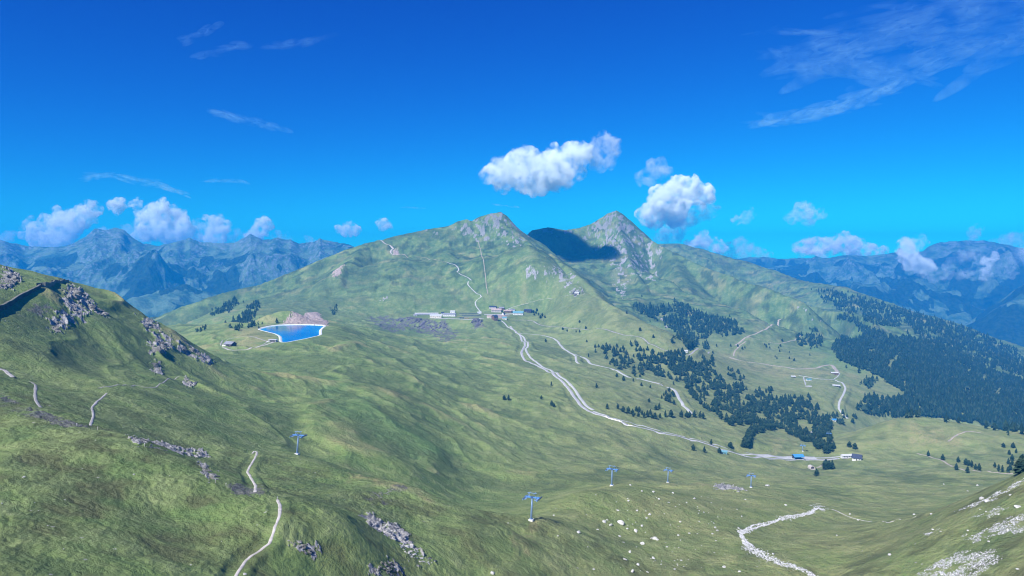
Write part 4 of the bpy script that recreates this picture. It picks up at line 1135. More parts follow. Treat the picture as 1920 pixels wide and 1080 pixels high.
BLUER = plain("blue_metal_roof", (0.06, 0.25, 0.55), 0.45, 0.1, 0.3, 0.4)
GLASS = plain("dark_window_glass", (0.02, 0.025, 0.03), 0.12, 0.1, 1.0, 0.6)
CONC = plain("concrete", (0.42, 0.42, 0.41), 0.9, 0.15, 0.5, 0.2)
STONE = plain("pale_building_stone", (0.46, 0.43, 0.41), 0.9, 0.25, 0.5, 0.2, bump=0.5)

def gable_shell(w, d, h, rh):
    """house body with pitched gable ends, ridge along x"""
    a, b = w / 2, d / 2
    P = [(-a, -b, -2.5), (a, -b, -2.5), (a, b, -2.5), (-a, b, -2.5), (-a, -b, h), (a, -b, h), (a, b, h), (-a, b, h), (-a, 0, h + rh), (a, 0, h + rh)]
    F = [(0, 1, 5, 4), (2, 3, 7, 6), (1, 2, 6, 9, 5), (3, 0, 4, 8, 7), (0, 3, 2, 1), (4, 5, 9, 8), (6, 7, 8, 9)]
    return P, F

def roof_slabs(mb, w, d, h, rh, over, thick):
    a = w / 2 + over; sl = rh / (d / 2); b = d / 2 + over
    for s_ in (-1, 1):
        y0, z0 = s_ * b, h + rh - sl * b + 0.06; y1, z1 = 0, h + rh + 0.06
        mb.poly([(-a, y0, z0), (a, y0, z0), (a, y1, z1), (-a, y1, z1), (-a, y0, z0 + thick), (a, y0, z0 + thick), (a, y1, z1 + thick), (-a, y1, z1 + thick)],
                [(0, 1, 2, 3), (4, 5, 6, 7), (0, 1, 5, 4), (2, 3, 7, 6), (1, 2, 6, 5), (0, 3, 7, 4)])

def house(name, label, cat, px, py, w, d, h, rh, rz, wallm, roofm, windows=3, storeys=1, over=0.9, door=True, chimney=False, near_to=None, group=None, gable_front=False, base=None, win_w=1.3):
    p = pick(px, py, near_to)
    r = empty(name, p, R(rz)); tag(r, label, cat, group)
    P_, F_ = gable_shell(w, d, h, rh)
    wl = MB().poly(P_, F_).build("wall", wallm, r)
    rb = MB(); roof_slabs(rb, w, d, h, rh, over, 0.35); rf = rb.build("roof", roofm, r)
    if chimney: MB().box(w * 0.22, d * 0.12, h + rh + 0.3, 0.9, 0.9, 2.2).build("chimney", CONC, rf)
    # openings on the front long side (-y) and, for gable-front houses, on the +x end
    n = windows
    for st in range(storeys):
        zc = h * (st + 0.55) / storeys
        for i in range(n):
            x = (i + 0.5) / n * w * 0.86 - w * 0.43
            if door and st == 0 and i == n // 2:
                MB().box(x, -d / 2 - 0.03, 1.1, 1.5, 0.12, 2.2).build("door", DARKW, r); continue
            f = MB().box(x, -d / 2 - 0.03, zc, win_w + 0.3, 0.12, 1.6).build("window", WHITE, r)
            MB().box(x, -d / 2 - 0.10, zc, win_w, 0.06, 1.3).build("pane", GLASS, f)
    if gable_front:
        for y in (-d * 0.2, d * 0.2):
            f = MB().box(w / 2 + 0.03, y, h * 0.5, 0.12, 1.6, 1.9).build("window", WHITE, r)
            MB().box(w / 2 + 0.10, y, h * 0.5, 0.06, 1.3, 1.6).build("pane", GLASS, f)
    if base: MB().box(0, 0, -0.6, w + 0.3, d + 0.3, 2.6).build("base", base, r)
    return r

# reservoir side
lh = house("timber_hut", "dark timber hut with grey gabled roof on the grass left of the reservoir", "hut", 432, 649, 17, 11, 4.5, 3.2, -28, DARKW, GREYR, 3, over=1.1)
MB().box(-6.0, -7.0, 0.6, 8.5, 3.0, 4.0).build("annex", WHITE, lh)
ph = empty("pump_house", pick(512, 641), R(-8)); tag(ph, "small concrete pump house with a dark opening at the reservoir corner", "pump house")
MB().box(0, 0, 1.2, 13, 8, 5.0).build("wall", CONC, ph)
MB().box(0, 0, 4.0, 14.2, 9.2, 0.55).build("roof", PALER, ph)
MB().box(0.5, -4.05, 1.9, 9.5, 0.2, 2.2).build("opening", DARKW, ph)
MB().box(-8.2, -2.5, 0.6, 3, 3, 2.2).build("annex", WHITE, ph)

# the hamlet on its terrace
house("train_shed", "long low shed with pale roof at the left end of the hamlet", "shed", 800, 590.5, 78, 11, 5.0, 2.0, 2, GREYR, PALER, 8, over=0.6, door=False)
house("station_hall", "broad hall with cream roof and dark right gable in the hamlet", "hall", 817, 596, 36, 17, 7.5, 3.5, 4, CREAM, PALER, 5, over=0.8)
house("workshop", "pale workshop with grey-blue roof right of the cream-roofed hall", "workshop", 843, 593, 40, 16, 7.0, 3.2, -6, WHITE, GREYR, 6, over=0.8)
house("store_house", "small pale store tucked behind the workshop roofs", "store", 849, 587.6, 16, 10, 7, 2.5, -10, WHITE, PALER, 2, over=0.6)
def canopy(px, py, w, d, h, rz, label, n):
    r = empty("platform_canopy", pick(px, py), R(rz)); tag(r, label, "canopy", "station platform canopies")
    b = MB(); roof_slabs(b, w, d, h, 0.9, 0.2, 0.3); b.build("roof", NAVYR, r)
    for i in range(n):
        MB().bar(((i + 0.5) / n * w - w / 2, 0, -1), ((i + 0.5) / n * w - w / 2, 0, h + 0.6), 0.3, seg=8).build("post", CONC, r)
    MB().box(0, 0, 0.2, w, d * 0.8, 1.0).build("platform", CONC, r)
canopy(880, 590.5, 66, 8, 5.0, 0, "long dark station platform canopy, the one farther back", 6)
canopy(884, 594.5, 60, 7, 4.6, -3, "long dark station platform canopy nearer the cliff edge", 6)
def carriage(px, py, rz, label, col):
    r = empty("railway_carriage", pick(px, py) + Vector((0, 0, 0.3)), R(rz)); tag(r, label, "railway carriage", "railway carriages at the hamlet station")
    L, W_, H_ = 15.0, 2.7, 3.3
    MB().box(0, 0, 2.1, L, W_, 2.6).build("body", col, r)
    MB().box(0, 0, 3.55, L + 0.2, W_ + 0.2, 0.3).build("roof", GREYR, r)
    MB().box(0, 0, 2.5, L - 1.2, W_ + 0.1, 0.8).build("window_band", GLASS, r)
    for x in (-4.8, 4.8): MB().box(x, 0, 0.4, 2.6, 1.8, 0.8).build("bogie", DARKW, r)
TRAINB = plain("dark_green_carriage", (0.03, 0.09, 0.06), 0.4, 0.1, 1, 0.5); TRAINC = plain("ochre_carriage", (0.45, 0.33, 0.10), 0.4, 0.1, 1, 0.5)
carriage(866, 597.2, -2, "dark railway carriage left of the ochre one on the station forecourt", TRAINB)
carriage(875, 597.6, -2, "ochre railway carriage on the station forecourt", TRAINC)
house("kiosk", "small white-roofed house at the right end of the platforms", "house", 899, 588.5, 13, 9, 5, 2.2, 0, WHITE, PALER, 2, over=0.6)
house("guest_house", "broad guest house under a weathered pinkish roof behind the square", "guest house", 931, 584.5, 34, 15, 6.5, 4.6, -8, STONE, PINKR, 7, 2, 1.2, chimney=True)
house("chalet", "low chalet with pinkish roof right of the broad guest house", "chalet", 952, 585.5, 26, 12, 5, 3.2, -4, BROWN, PINKR, 4, 1, 1.0)
house("dark_roofed_lodge", "dark-roofed lodge standing highest behind the guest house", "lodge", 924, 577.5, 24, 11, 4.5, 3.0, -6, STONE, NAVYR, 4, 1, 1.0)
house("hotel", "tall brown hotel with dark roof at the cliff edge below the square", "hotel", 928, 600.0, 13, 14, 11.5, 4.2, 30, BROWN, NAVYR, 4, 4, 1.2, chimney=True, gable_front=True)
house("white_cottage", "small white cottage alone under the hamlet by the road head", "cottage", 946, 598.5, 13, 9, 5.0, 2.6, 0, WHITE, TEALR, 3)
house("inn", "white inn with a large teal roof right of the square", "inn", 972, 590.5, 33, 16, 7.5, 5.0, -10, WHITE, TEALR, 6, 2, 1.3, chimney=True)
house("annex_house", "pale annex with flat-pitched roof left of the teal-roofed inn", "house", 960, 583.0, 18, 10, 5, 2.4, 12, WHITE, GREYR, 3)
house("dark_barn", "dark timber barn at the right end of the hamlet", "barn", 990, 585.0, 26, 12, 6, 4.0, -14, DARKW, NAVYR, 2)
house("rock_hut", "pale stone hut on the white outcrop of the spur", "hut", 1082, 551.5, 14, 9, 5, 2.4, -20, STONE, PALER, 2)

# the small station in the hollow
gh = house("gabled_house", "white gabled house with steep dark roof at the end of the station track", "house", 1607, 862, 13, 10.5, 4.0, 4.6, -32, WHITE, NAVYR, 3, over=1.0, gable_front=True)
st = house("station_building", "long white station building with a pale flat-pitched roof by the rails", "station", 1587, 857.5, 16.5, 6.5, 3.6, 1.3, 8, WHITE, PALER, 5, over=0.9, win_w=1.6)
MB().box(0, -5.2, 0.3, 19, 3.0, 0.9).build("platform", CONC, st)
bs = empty("lift_station", pick(1496, 860.5), R(4)); tag(bs, "open blue lift station with dark boarding bay beside the rails", "lift station")
rb = MB(); roof_slabs(rb, 15, 11, 4.6, 2.6, 0.8, 0.5); rb.build("roof", BLUER, bs)
MB().box(0, 3.8, 1.6, 14, 3.0, 6.0).build("wall", NAVYR, bs)
for x in (-6.6, 6.6): MB().box(x, -3.5, 1.4, 0.7, 0.7, 6.2).build("post", BLUER, bs)
MB().box(0, -0.5, 5.2, 11, 2.2, 1.2).build("machinery", BLUER, bs)
MB().box(0, 0, -0.6, 17, 12, 1.6).build("floor_slab", CONC, bs)
ch = house("equipment_hut", "small teal equipment hut just below the railway", "hut", 1357, 850.5, 9.0, 6, 3.2, 1.6, -18, TEALR, TEALR, 2)
# stone vault: round dark mouth in a pale arched front
vt = empty("stone_vault", pick(1522, 879), R(6)); tag(vt, "pale stone vault with a round dark mouth below the railway", "vault")
m = MB(); nA = 14
prof = [(-3.6, -1.5), (-3.6, 1.6)] + [(-3.6 * math.cos(math.pi * i / nA), 1.6 + 3.3 * math.sin(math.pi * i / nA)) for i in range(1, nA)] + [(3.6, 1.6), (3.6, -1.5)]
n_ = len(prof)
m.poly([(x, -2.5, z) for x, z in prof] + [(x, 5.5, z) for x, z in prof], [tuple(range(n_)), tuple(range(2 * n_ - 1, n_ - 1, -1))] + [(i, (i + 1) % n_, (i + 1) % n_ + n_, i + n_) for i in range(n_)])
m.build("arch", STONE, vt)
m = MB(); prof = [(-2.6, 0.9)] + [(-2.6 * math.cos(math.pi * i / nA), 1.7 + 2.6 * math.sin(math.pi * i / nA)) for i in range(nA + 1)] + [(2.6, 0.9)]; n_ = len(prof)
m.poly([(x, -2.62, z) for x, z in prof] + [(x, -2.45, z) for x, z in prof], [tuple(range(n_)), tuple(range(2 * n_ - 1, n_ - 1, -1))] + [(i, (i + 1) % n_, (i + 1) % n_ + n_, i + n_) for i in range(n_)])
m.build("mouth", DARKW, vt)
MB().box(0, -4.2, -0.4, 8.5, 3.4, 2.2).build("apron", STONE, vt)

# barns on the dry meadow
house("upper_barn", "long white-roofed barn at the top of the farm road", "barn", 1564, 701.0, 21, 9, 3.6, 1.8, 2, BROWN, PALER, 4, over=0.8)
house("flat_barn", "broad pale-roofed barn inside the bend of the farm road", "barn", 1568, 724.5, 17, 12, 3.2, 1.4, -22, DARKW, PALER, 3, over=1.4)
house("teal_shed", "small teal-roofed shed beside the short farm drive", "shed", 1516, 713.5, 13, 7, 3.4, 1.6, 8, WHITE, TEALR, 2)
house("meadow_hut", "small pale hut at the left end of the farm road", "hut", 1487, 707.5, 11, 7, 3.0, 1.6, -12, DARKW, PALER, 2)
fb = empty("bare_foundation", pick(1516, 725), R(4)); tag(fb, "bare concrete foundation slab at the end of the farm drive", "foundation")
MB().box(0, 0, 0.3, 15, 8, 1.4).build("slab", CONC, fb)
for x in (-7.2, 7.2): MB().box(x, 0, 1.4, 0.6, 8, 1.2).build("low_wall", CONC, fb)
house("blue_shed", "blue-roofed shed half hidden among the conifers below the farm road", "shed", 1566, 790, 14, 8, 4, 1.8, -10, WHITE, BLUER, 2)
house("forest_hut", "tiny white hut on the clearing edge above the wood", "hut", 1286, 659.5, 8, 6, 3, 1.6, 5, WHITE, PALER, 1, door=False)

# ------------------------------------------------------------------ chairlift pylons
PBLUE = plain("blue_painted_steel", (0.10, 0.27, 0.60), 0.45, 0.12, 0.8, 0.5, metallic=0.0)
PDARK = plain("dark_blue_steel", (0.05, 0.10, 0.22), 0.5, 0.2, 0.8, 0.5)
GALV = plain("galvanised_steel", (0.24, 0.36, 0.54), 0.45, 0.12, 0.8, 0.5, metallic=0.2)
def pylon(px, py, hgt, heading, lean, label, near_to=None):
    p = pick(px, py, near_to)
    r = empty("lift_pylon", p, heading); tag(r, label, "lift pylon", "chairlift pylons")
    lx_ = lean * hgt
    # local y runs along the rope, local x across it
    foot = MB().box(0, 0, 0.0, 2.4, 2.4, 1.6).build("footing", plain_once("footing_concrete"), r)
    mb = MB(); mb.bar((0, 0, 0.5), (0, lx_, hgt - 1.6), 0.62, 0.40, seg=14); mb.bar((0, 0, 0.75), (0, lx_ * 0.02, 1.0), 0.95, seg=14)
    mast = mb.build("mast", GALV, r, True)
    ld = MB()
    for s_ in (-0.18, 0.18): ld.bar((s_ + 0.0, -0.72, 1.0), (s_, lx_ - 0.55, hgt - 2.0), 0.06)
    for k in range(26): ld.box(0, -0.72 + (lx_ + 0.17) * k / 26, 1.2 + (hgt - 3.4) * k / 26, 0.36, 0.05, 0.05)
    ld.build("ladder", GALV, mast)
    top = Vector((0, lx_, hgt - 1.4))
    MB().bar(top + Vector((-4.1, 0, 0)), top + Vector((4.1, 0, 0)), 0.75, 0.62).build("crossarm", PBLUE, r)
    MB().box(0, lx_, hgt - 1.4, 1.4, 1.1, 1.1).build("head_block", PDARK, r)
    for s_ in (-1, 1):
        bm_ = MB().box(s_ * 4.0, lx_, hgt - 1.95, 0.32, 7.2, 0.55).build("sheave_beam", PBLUE, r)
        wh = MB()
        for k in range(8):
            y = lx_ - 3.15 + 0.9 * k
            wh.bar((s_ * 4.0 + 0.17, y, hgt - 1.55), (s_ * 4.0 + 0.42, y, hgt - 1.55), 0.36, seg=12)
        wh.build("sheaves", PDARK, bm_)
        pf = MB().box(s_ * 3.0, lx_, hgt - 1.9, 1.0, 6.4, 0.10)
        for y in (-3.1, -1.0, 1.0, 3.1): pf.bar((s_ * 2.55, lx_ + y, hgt - 1.9), (s_ * 2.55, lx_ + y, hgt - 0.7), 0.07)
        pf.bar((s_ * 2.55, lx_ - 3.1, hgt - 0.7), (s_ * 2.55, lx_ + 3.1, hgt - 0.7), 0.07); pf.bar((s_ * 2.55, lx_ - 3.1, hgt - 1.3), (s_ * 2.55, lx_ + 3.1, hgt - 1.3), 0.06)
        pf.build("catwalk", GALV, r)
    lf_ = MB()
    for s_ in (-1, 1):
        lf_.bar(top + Vector((s_ * 2.0, 0, 0.3)), top + Vector((s_ * 1.5, 0, 2.3)), 0.22); lf_.bar(top + Vector((s_ * 1.5, -1.6, 2.3)), top + Vector((s_ * 1.5, 1.6, 2.3)), 0.22)
    lf_.bar(top + Vector((-2.6, 0, 2.3)), top + Vector((2.6, 0, 2.3)), 0.24)
    lf_.build("lifting_frame", GALV, r)
    return r
_FC = []
def plain_once(name):
    if not _FC: _FC.append(plain(name, (0.62, 0.62, 0.60), 0.9, 0.1, 0.5, 0.2))
    return _FC[0]
HEAD = math.atan2(-62, 145)
pylon(996, 976, 13.5, HEAD, 0.10, "nearest blue lift pylon, casting its shadow on the grassy knoll")
pylon(557, 852, 13.5, math.atan2(-0.5, 1) + 0.2, 0.14, "blue lift pylon on the turf brow left of the valley, farthest from the others")
pylon(1147, 911, 13.5, HEAD, 0.06, "blue lift pylon on the crest of the knoll, second in the row")
pylon(1252, 905, 13.5, HEAD - 0.1, 0.10, "blue lift pylon on the far edge of the knoll beside small pale stones")
pylon(1408, 914, 13.0, HEAD, 0.10, "blue lift pylon standing by the pale scree patch behind the knoll")
pylon(1505, 846, 11.0, HEAD, 0.0, "thin lift pylon rising just behind the blue lift station")
pylon(1554, 824, 13.0, HEAD, 0.0, "lift pylon half screened by conifers at the edge of the wood", 1250)

# ------------------------------------------------------------------ dark retaining wall and buttressed snow wall on the left ridge
WALLM = plain("dark_shaded_masonry", (0.055, 0.055, 0.052), 0.95, 0.4, 0.25, 0.1, bump=0.8)  # dark stone, with shade on the wall worked into the colour
CAPM = plain("weathered_wall_coping", (0.16, 0.16, 0.14), 0.95, 0.3, 0.4, 0.1)
def wall_strip(C, h0, h1, thick):
    T = np.gradient(C, axis=0); T /= np.linalg.norm(T, axis=1)[:, None]; N = np.column_stack([-T[:, 1], T[:, 0]])
    N *= np.where(N[:, 1] > 0, 1, -1)[:, None]
    Hh = np.linspace(h0, h1, len(C)); zb = H(C[:, 0], C[:, 1])
    ztop = zb + Hh
    cols = [np.column_stack([C, zb - 2.0]), np.column_stack([C + N * 0.25 * Hh[:, None], ztop]), np.column_stack([C + N * (0.25 * Hh[:, None] + thick), ztop]), np.column_stack([C + N * (0.25 * Hh[:, None] + thick), zb - 2.0])]
    return np.stack(cols, 1).reshape(-1, 3), grid_faces(len(C), 4)
rw = empty("retaining_wall", pick(30, 562, 700)); tag(rw, "long dark masonry retaining wall cut into the left-hand ridge", "retaining wall")
C_ = line_on_ground("-70 618 640; -30 597 660; 0 579 680; 28 562 695; 52 549 705; 72 538 715", 3.0)
V_, F_ = wall_strip(C_, 3.6, 1.9, 1.6); V_ = V_ - np.array(rw.location)
mesh_np("masonry", V_, F_, WALLM, False, rw)
cv = V_.reshape(-1, 4, 3); cap = np.stack([cv[:, 1] + [0, -0.25, 0.02], cv[:, 1] + [0, -0.25, 0.5], cv[:, 2] + [0, 0.2, 0.5], cv[:, 2] + [0, 0.2, 0.02]], 1).reshape(-1, 3)
mesh_np("coping", cap, grid_faces(len(cv), 4), CAPM, False, rw)
sw = empty("snow_wall", pick(100, 532, 735)); tag(sw, "low buttressed stone wall curving over the left-hand ridge top", "snow wall")
C_ = line_on_ground("72 538 720; 84 536 725; 96 534 730; 110 531 738; 126 528 748", 2.0)
V_, F_ = wall_strip(C_, 3.6, 2.0, 1.2); V_ = V_ - np.array(sw.location)
mesh_np("masonry", V_, F_, CAPM, False, sw)
for k in range(2, len(C_) - 1, max(1, len(C_) // 11)):
    x, y = C_[k]; z = float(H(x, y))
    MB().box(x - sw.location.x, y - 0.6 - sw.location.y, z + 1.2 - sw.location.z, 1.0, 1.3, 4.0).build("buttress", WALLM, sw)

# ------------------------------------------------------------------ boulders, one by one
def boulder_mesh(rng):
    bm = bmesh.new()
    bmesh.ops.create_icosphere(bm, subdivisions=2, radius=1.0)
    planes = [(Vector(rng.normal(size=3)).normalized(), rng.uniform(0.55, 0.85)) for _ in range(9)]
    for v in bm.verts:
        for n, d in planes:
            q = v.co.dot(n)
            if q > d: v.co -= n * (q - d)
        v.co *= 1 + rng.normal() * 0.02
        v.co.z *= 0.72
    me = bpy.data.meshes.new("boulder"); bm.to_mesh(me); bm.free(); me.materials.append(BOULD)
    return me
M = NT_("pale_limestone_boulder")
P = M.n("ShaderNodeTexCoord").outputs["Object"]
nn = M.noise(P, 1.5, 5, 0.65)
M.bsdf(M.mix(M.ramp(nn, 0.35, 0.6), c(0.30, 0.30, 0.29), c(0.56, 0.56, 0.54)), 0.9, M.bump(M.noise(P, 3.0, 4, 0.7), 0.6, 0.2), 0.2)
BOULD = M.m
BMESH = [boulder_mesh(RNG) for _ in range(7)]
def boulder(px, py, wpx, label, group=None, near_to=None):
    p = pick(px, py, near_to); s_ = max(0.2, wpx / FPX * p.y / 2.0 * 0.85)
    o = bpy.data.objects.new("boulder", BMESH[RNG.integers(7)]); COL.objects.link(o)
    o.location = p + Vector((0, 0, s_ * 0.18)); o.rotation_euler = (RNG.normal() * 0.25, RNG.normal() * 0.25, RNG.uniform(0, 6.28))
    o.scale = (s_ * RNG.uniform(0.9, 1.2), s_ * RNG.uniform(0.8, 1.2), s_ * RNG.uniform(0.75, 1.05))
    tag(o, label, "boulder", group)
K5 = lambda x, y: (640 + x * .3612, 690 + y * .3611)
K6 = lambda x, y: (1280 + x * .3612, 690 + y * .3611)
big = [(K5(1230, 855), 11, "bright blocky boulder alone on the left side of the stony knoll"),
       (K5(785, 1066), 12, "flat pale boulder lying low in the gully at the bottom edge"),
       (K5(1450, 806), 17, "long flat pale boulder, widest on the stony knoll"),
       (K5(1510, 1058), 11, "blocky white boulder near the bottom edge of the stony knoll"),
       (K6(1075, 972), 9, "single pale boulder in the smooth grass right of the stream"),
       (K6(868, 760), 6, "small pale boulder at the top of the smooth grass by the thin path"),
       (K6(440, 613), 11, "elongated white boulder right of the pylon by the scree patch"),
       (K6(1555, 681), 13, "longer white slab, upper one of two under the highest scree band"),
       (K6(1580, 693), 14, "white slab, lower one of two under the highest scree band"),
       (K6(1740, 722), 14, "pale slab at the right picture edge between two scree bands"),
       (K6(1590, 902), 7, "round pale boulder just below the middle scree band"),
       ((45, 895), 8, "white boulder near the left edge of the heathery near slope"),
       ((251, 890), 6, "white boulder in the middle of the heathery near slope"),
       ((459, 1077), 9, "pale boulder right beside the near footpath at the bottom edge"),
       (K5(865, 806), 4, "small white stone on the brow left of the nearest pylon"),
       (K5(1102, 766), 4.5, "small white stone right of the nearest pylon shadow")]
for (px, py), s_, lab in big: boulder(px, py, s_, lab)
mid = "1365 800 11; 1398 818 10; 1123 873 5; 1485 836 7; 1528 847 10; 1625 888 13; 1640 893 9; 1562 914 11; 1497 957 9; 1472 996 11; 1540 1021 9; 1330 840 6; 1435 740 7; 1600 762 8; 1620 645 7; 1560 820 7; 1310 1046 6; 1620 990 8; 1700 700 6; 1650 682 7; 1465 906 6; 1445 875 7; 1730 1045 6; 1660 1020 5; 1590 1061 7; 1585 780 6; 1535 741 6; 1610 885 6; 1500 610 7; 1560 640 5; 1720 650 6; 1490 690 6; 1380 790 6; 1760 800 7; 1750 870 6; 1690 930 6; 1765 1000 6; 1280 930 4"
for x, y, s_ in pts_of(mid):
    px, py = K5(x, y); boulder(px, py, s_, "pale limestone boulder in the strewn field on the stony knoll", "boulders strewn on the stony knoll")
mid = "155 862 6; 35 860 6; 215 1034 8; 295 1058 7; 165 960 4; 800 870 5; 1200 762 7; 1740 1046 8; 1290 760 6; 535 713 6; 325 684 5; 910 790 5; 60 680 9; 20 700 5; 110 750 5; 170 830 7; 180 845 6; 1355 604 4; 1530 611 6; 1480 640 5; 1700 660 6; 1300 840 7; 1340 850 5; 1480 845 6; 1640 760 6; 1545 735 5"
for x, y, s_ in pts_of(mid):
    px, py = K6(x, y); boulder(px, py, s_, "pale stone lying scattered on the grass either side of the stream", "stones scattered around the stream")
for x, y, s_ in pts_of("427 523 3; 338 685 3.5; 248 819 4; 10 703 4; 990 1023 4; 495 375 3; 200 740 3; 180 700 3; 600 940 4; 590 940 3; 330 940 3; 160 740 3; 880 560 3; 1150 900 3"):
    boulder(x * .3612, 690 + y * .3611, s_, "tiny pale stone showing through the heather of the near slope", "tiny stones on the near slope")
for px, py in sample_poly(pts_of("1140 920; 1250 908; 1330 912; 1370 925; 1400 960; 1380 1000; 1340 1078; 1160 1078; 1180 1000; 1120 960"), 62):
    boulder(px, py, RNG.uniform(2.0, 4.2), "small pale stone among many dotting the stony knoll", "small stones dotting the stony knoll")

# ------------------------------------------------------------------ rock outcrops: angular blocks grown together
CRAG = NT_("grey_crag_rock")
P = CRAG.n("ShaderNodeNewGeometry").outputs["Position"]
r1 = CRAG.noise(P, 0.35, 6, 0.7, 0.8); r2 = CRAG.noise(P, 1.4, 5, 0.7)
cc = CRAG.mix(CRAG.ramp(r1, 0.36, 0.62), c(0.085, 0.084, 0.078), c(0.27, 0.265, 0.245))
cc = CRAG.mix(CRAG.math('MULTIPLY', CRAG.ramp(r2, 0.52, 0.66), 0.5), cc, c(0.46, 0.46, 0.45))
cc = CRAG.mix(CRAG.math('MULTIPLY', CRAG.ramp(r2, 0.46, 0.32), 0.8), cc, c(0.06, 0.065, 0.07))
CRAG.bsdf(cc, 0.95, CRAG.bump(CRAG.math('ADD', r1, CRAG.math('MULTIPLY', r2, 0.5)), 0.8, 1.2), 0.1)
def outcrop(txt, n, spx, label, tall=1.0, near_to=None, mat=None):
    Vs, Fs, off = [], [], 0
    poly = pts_of(txt); strike = RNG.uniform(-0.5, 0.9); done = []
    P0 = [(pick(px, py, near_to), RNG.gamma(1.8, 1 / 1.8) * 0.8 + 0.35) for px, py in sample_poly([q[:2] for q in poly], n)]
    P0.sort(key=lambda q: -q[1])
    for p, f in P0:
        s_ = f * spx / FPX * p.y * 0.62 + 0.2
        if done:                                              # every block touches the mass it belongs to
            q, r_ = min(done, key=lambda k: (k[0] - p).length - k[1])
            d_ = (p - q).length
            if d_ > (s_ + r_) * 0.95:
                v = q + (p - q) * ((s_ + r_) * 0.95 / d_); p = Vector((v.x, v.y, float(H(v.x, v.y))))
        done.append((p, s_))
        V_, F_ = TEMPL[RNG.integers(len(TEMPL))]
        m_ = Matrix.Rotation(strike + RNG.normal() * 0.35, 3, 'Z') @ Matrix.Rotation(0.55 + RNG.normal() * 0.2, 3, 'X')
        W = (V_ * np.array([1.25, 0.75, 1.15 * tall]) * s_) @ np.array(m_).T + np.array(p) + np.array([0, 0, -s_ * 0.34])
        Vs.append(W); Fs.append(F_ + off); off += len(V_)
    V_ = np.concatenate(Vs); o0 = V_.mean(0); o0[2] = V_[:, 2].min()
    o = mesh_np("rock_outcrop", V_ - o0, np.concatenate(Fs), mat or CRAG.m, False); o.location = o0
    tag(o, label, "rock outcrop", "rock outcrops breaking through the turf")
def crag_material(name, a, b, hi_, dk):
    K = NT_(name); P = K.n("ShaderNodeNewGeometry").outputs["Position"]
    r1 = K.noise(P, 0.35, 6, 0.7, 0.8); r2 = K.noise(P, 1.4, 5, 0.7)
    cc = K.mix(K.ramp(r1, 0.36, 0.62), c(*a), c(*b)); cc = K.mix(K.math('MULTIPLY', K.ramp(r2, 0.52, 0.66), 0.6), cc, c(*hi_))
    cc = K.mix(K.math('MULTIPLY', K.ramp(r2, 0.46, 0.32), 0.8), cc, c(*dk))
    K.bsdf(cc, 0.95, K.bump(K.math('ADD', r1, K.math('MULTIPLY', r2, 0.5)), 0.8, 1.2), 0.1); return K.m
PALE = crag_material("pale_eroded_limestone", (0.36, 0.35, 0.33), (0.56, 0.55, 0.52), (0.66, 0.65, 0.62), (0.13, 0.13, 0.13))
SHALY = crag_material("dark_purple_shale", (0.075, 0.07, 0.09), (0.17, 0.16, 0.19), (0.26, 0.25, 0.28), (0.03, 0.03, 0.04))
outcrop("121 548; 135 537; 149 541; 158 552; 168 568; 162 583; 150 596; 132 600; 128 585; 118 575; 116 560", 46, 5, "largest jagged grey crag on the left-hand ridge with a dark cleft", 1.2)
outcrop("96 612; 108 600; 118 606; 120 618; 106 624; 96 620", 20, 5, "small pale crag at the foot of the largest jagged crag")
outcrop("0 509; 18 508; 34 516; 36 526; 14 540; 0 543", 30, 9, "dark split crag at the left edge above the retaining wall", 1.1)
outcrop("162 565; 175 570; 192 582; 198 591; 186 592; 172 583", 24, 5, "broken rib of pale stones right of the largest jagged crag")
outcrop("257 594; 286 603; 304 620; 297 636; 278 620", 24, 4.5, "grey crag on the ridge crest above the dark slabs", 1.1)
outcrop("288 634; 310 628; 322 640; 318 656; 288 662; 282 654", 30, 5.5, "steep grey slabs in the middle of the left-hand ridge", 1.3)
outcrop("328 638; 350 644; 366 658; 400 676; 394 684; 362 669; 338 655", 30, 4.5, "string of grey crags stepping down the ridge crest to the right")
outcrop("287 682; 303 678; 303 700; 291 701", 16, 6, "small dark crag alone below the steep grey slabs")
outcrop("346 706; 366 720; 363 728; 346 721", 16, 5, "little pale outcrop at the end of the faint trail")
outcrop("240 820 340; 300 829 340; 378 844 340; 388 854 340; 345 851 340; 268 838 340", 60, 3.6, "brown broken rock band just behind the near turf brow")
outcrop("375 877; 394 879; 409 893; 396 897; 377 885", 20, 5, "small grey outcrop on the near turf brow left of the dip")
outcrop("670 968; 694 963; 704 976; 725 981; 744 986; 758 996; 768 1010; 774 1025; 790 1037; 812 1055; 805 1058; 782 1053; 762 1041; 747 1024; 730 1004; 707 994; 692 984; 674 970", 230, 4.2, "long pale limestone rib running down the near slope at bottom centre", 0.8, None, PALE)
outcrop("692 1060; 714 1048; 739 1052; 753 1066; 755 1078; 692 1078", 40, 4, "grey rock patch at the bottom edge left of the long limestone rib")
outcrop("532 1011; 545 1009; 594 1021; 600 1034; 577 1039; 552 1029", 34, 3.6, "dark broken rock patch right of the near footpath")
outcrop("700 935; 712 920; 742 910; 756 914; 748 922; 724 934", 22, 4, "brown shaly patch on the brow left of the nearest pylon", 0.7)
outcrop("1068 553; 1072 545; 1090 543; 1094 550", 18, 5, "white rock outcrop crowning the grassy spur")

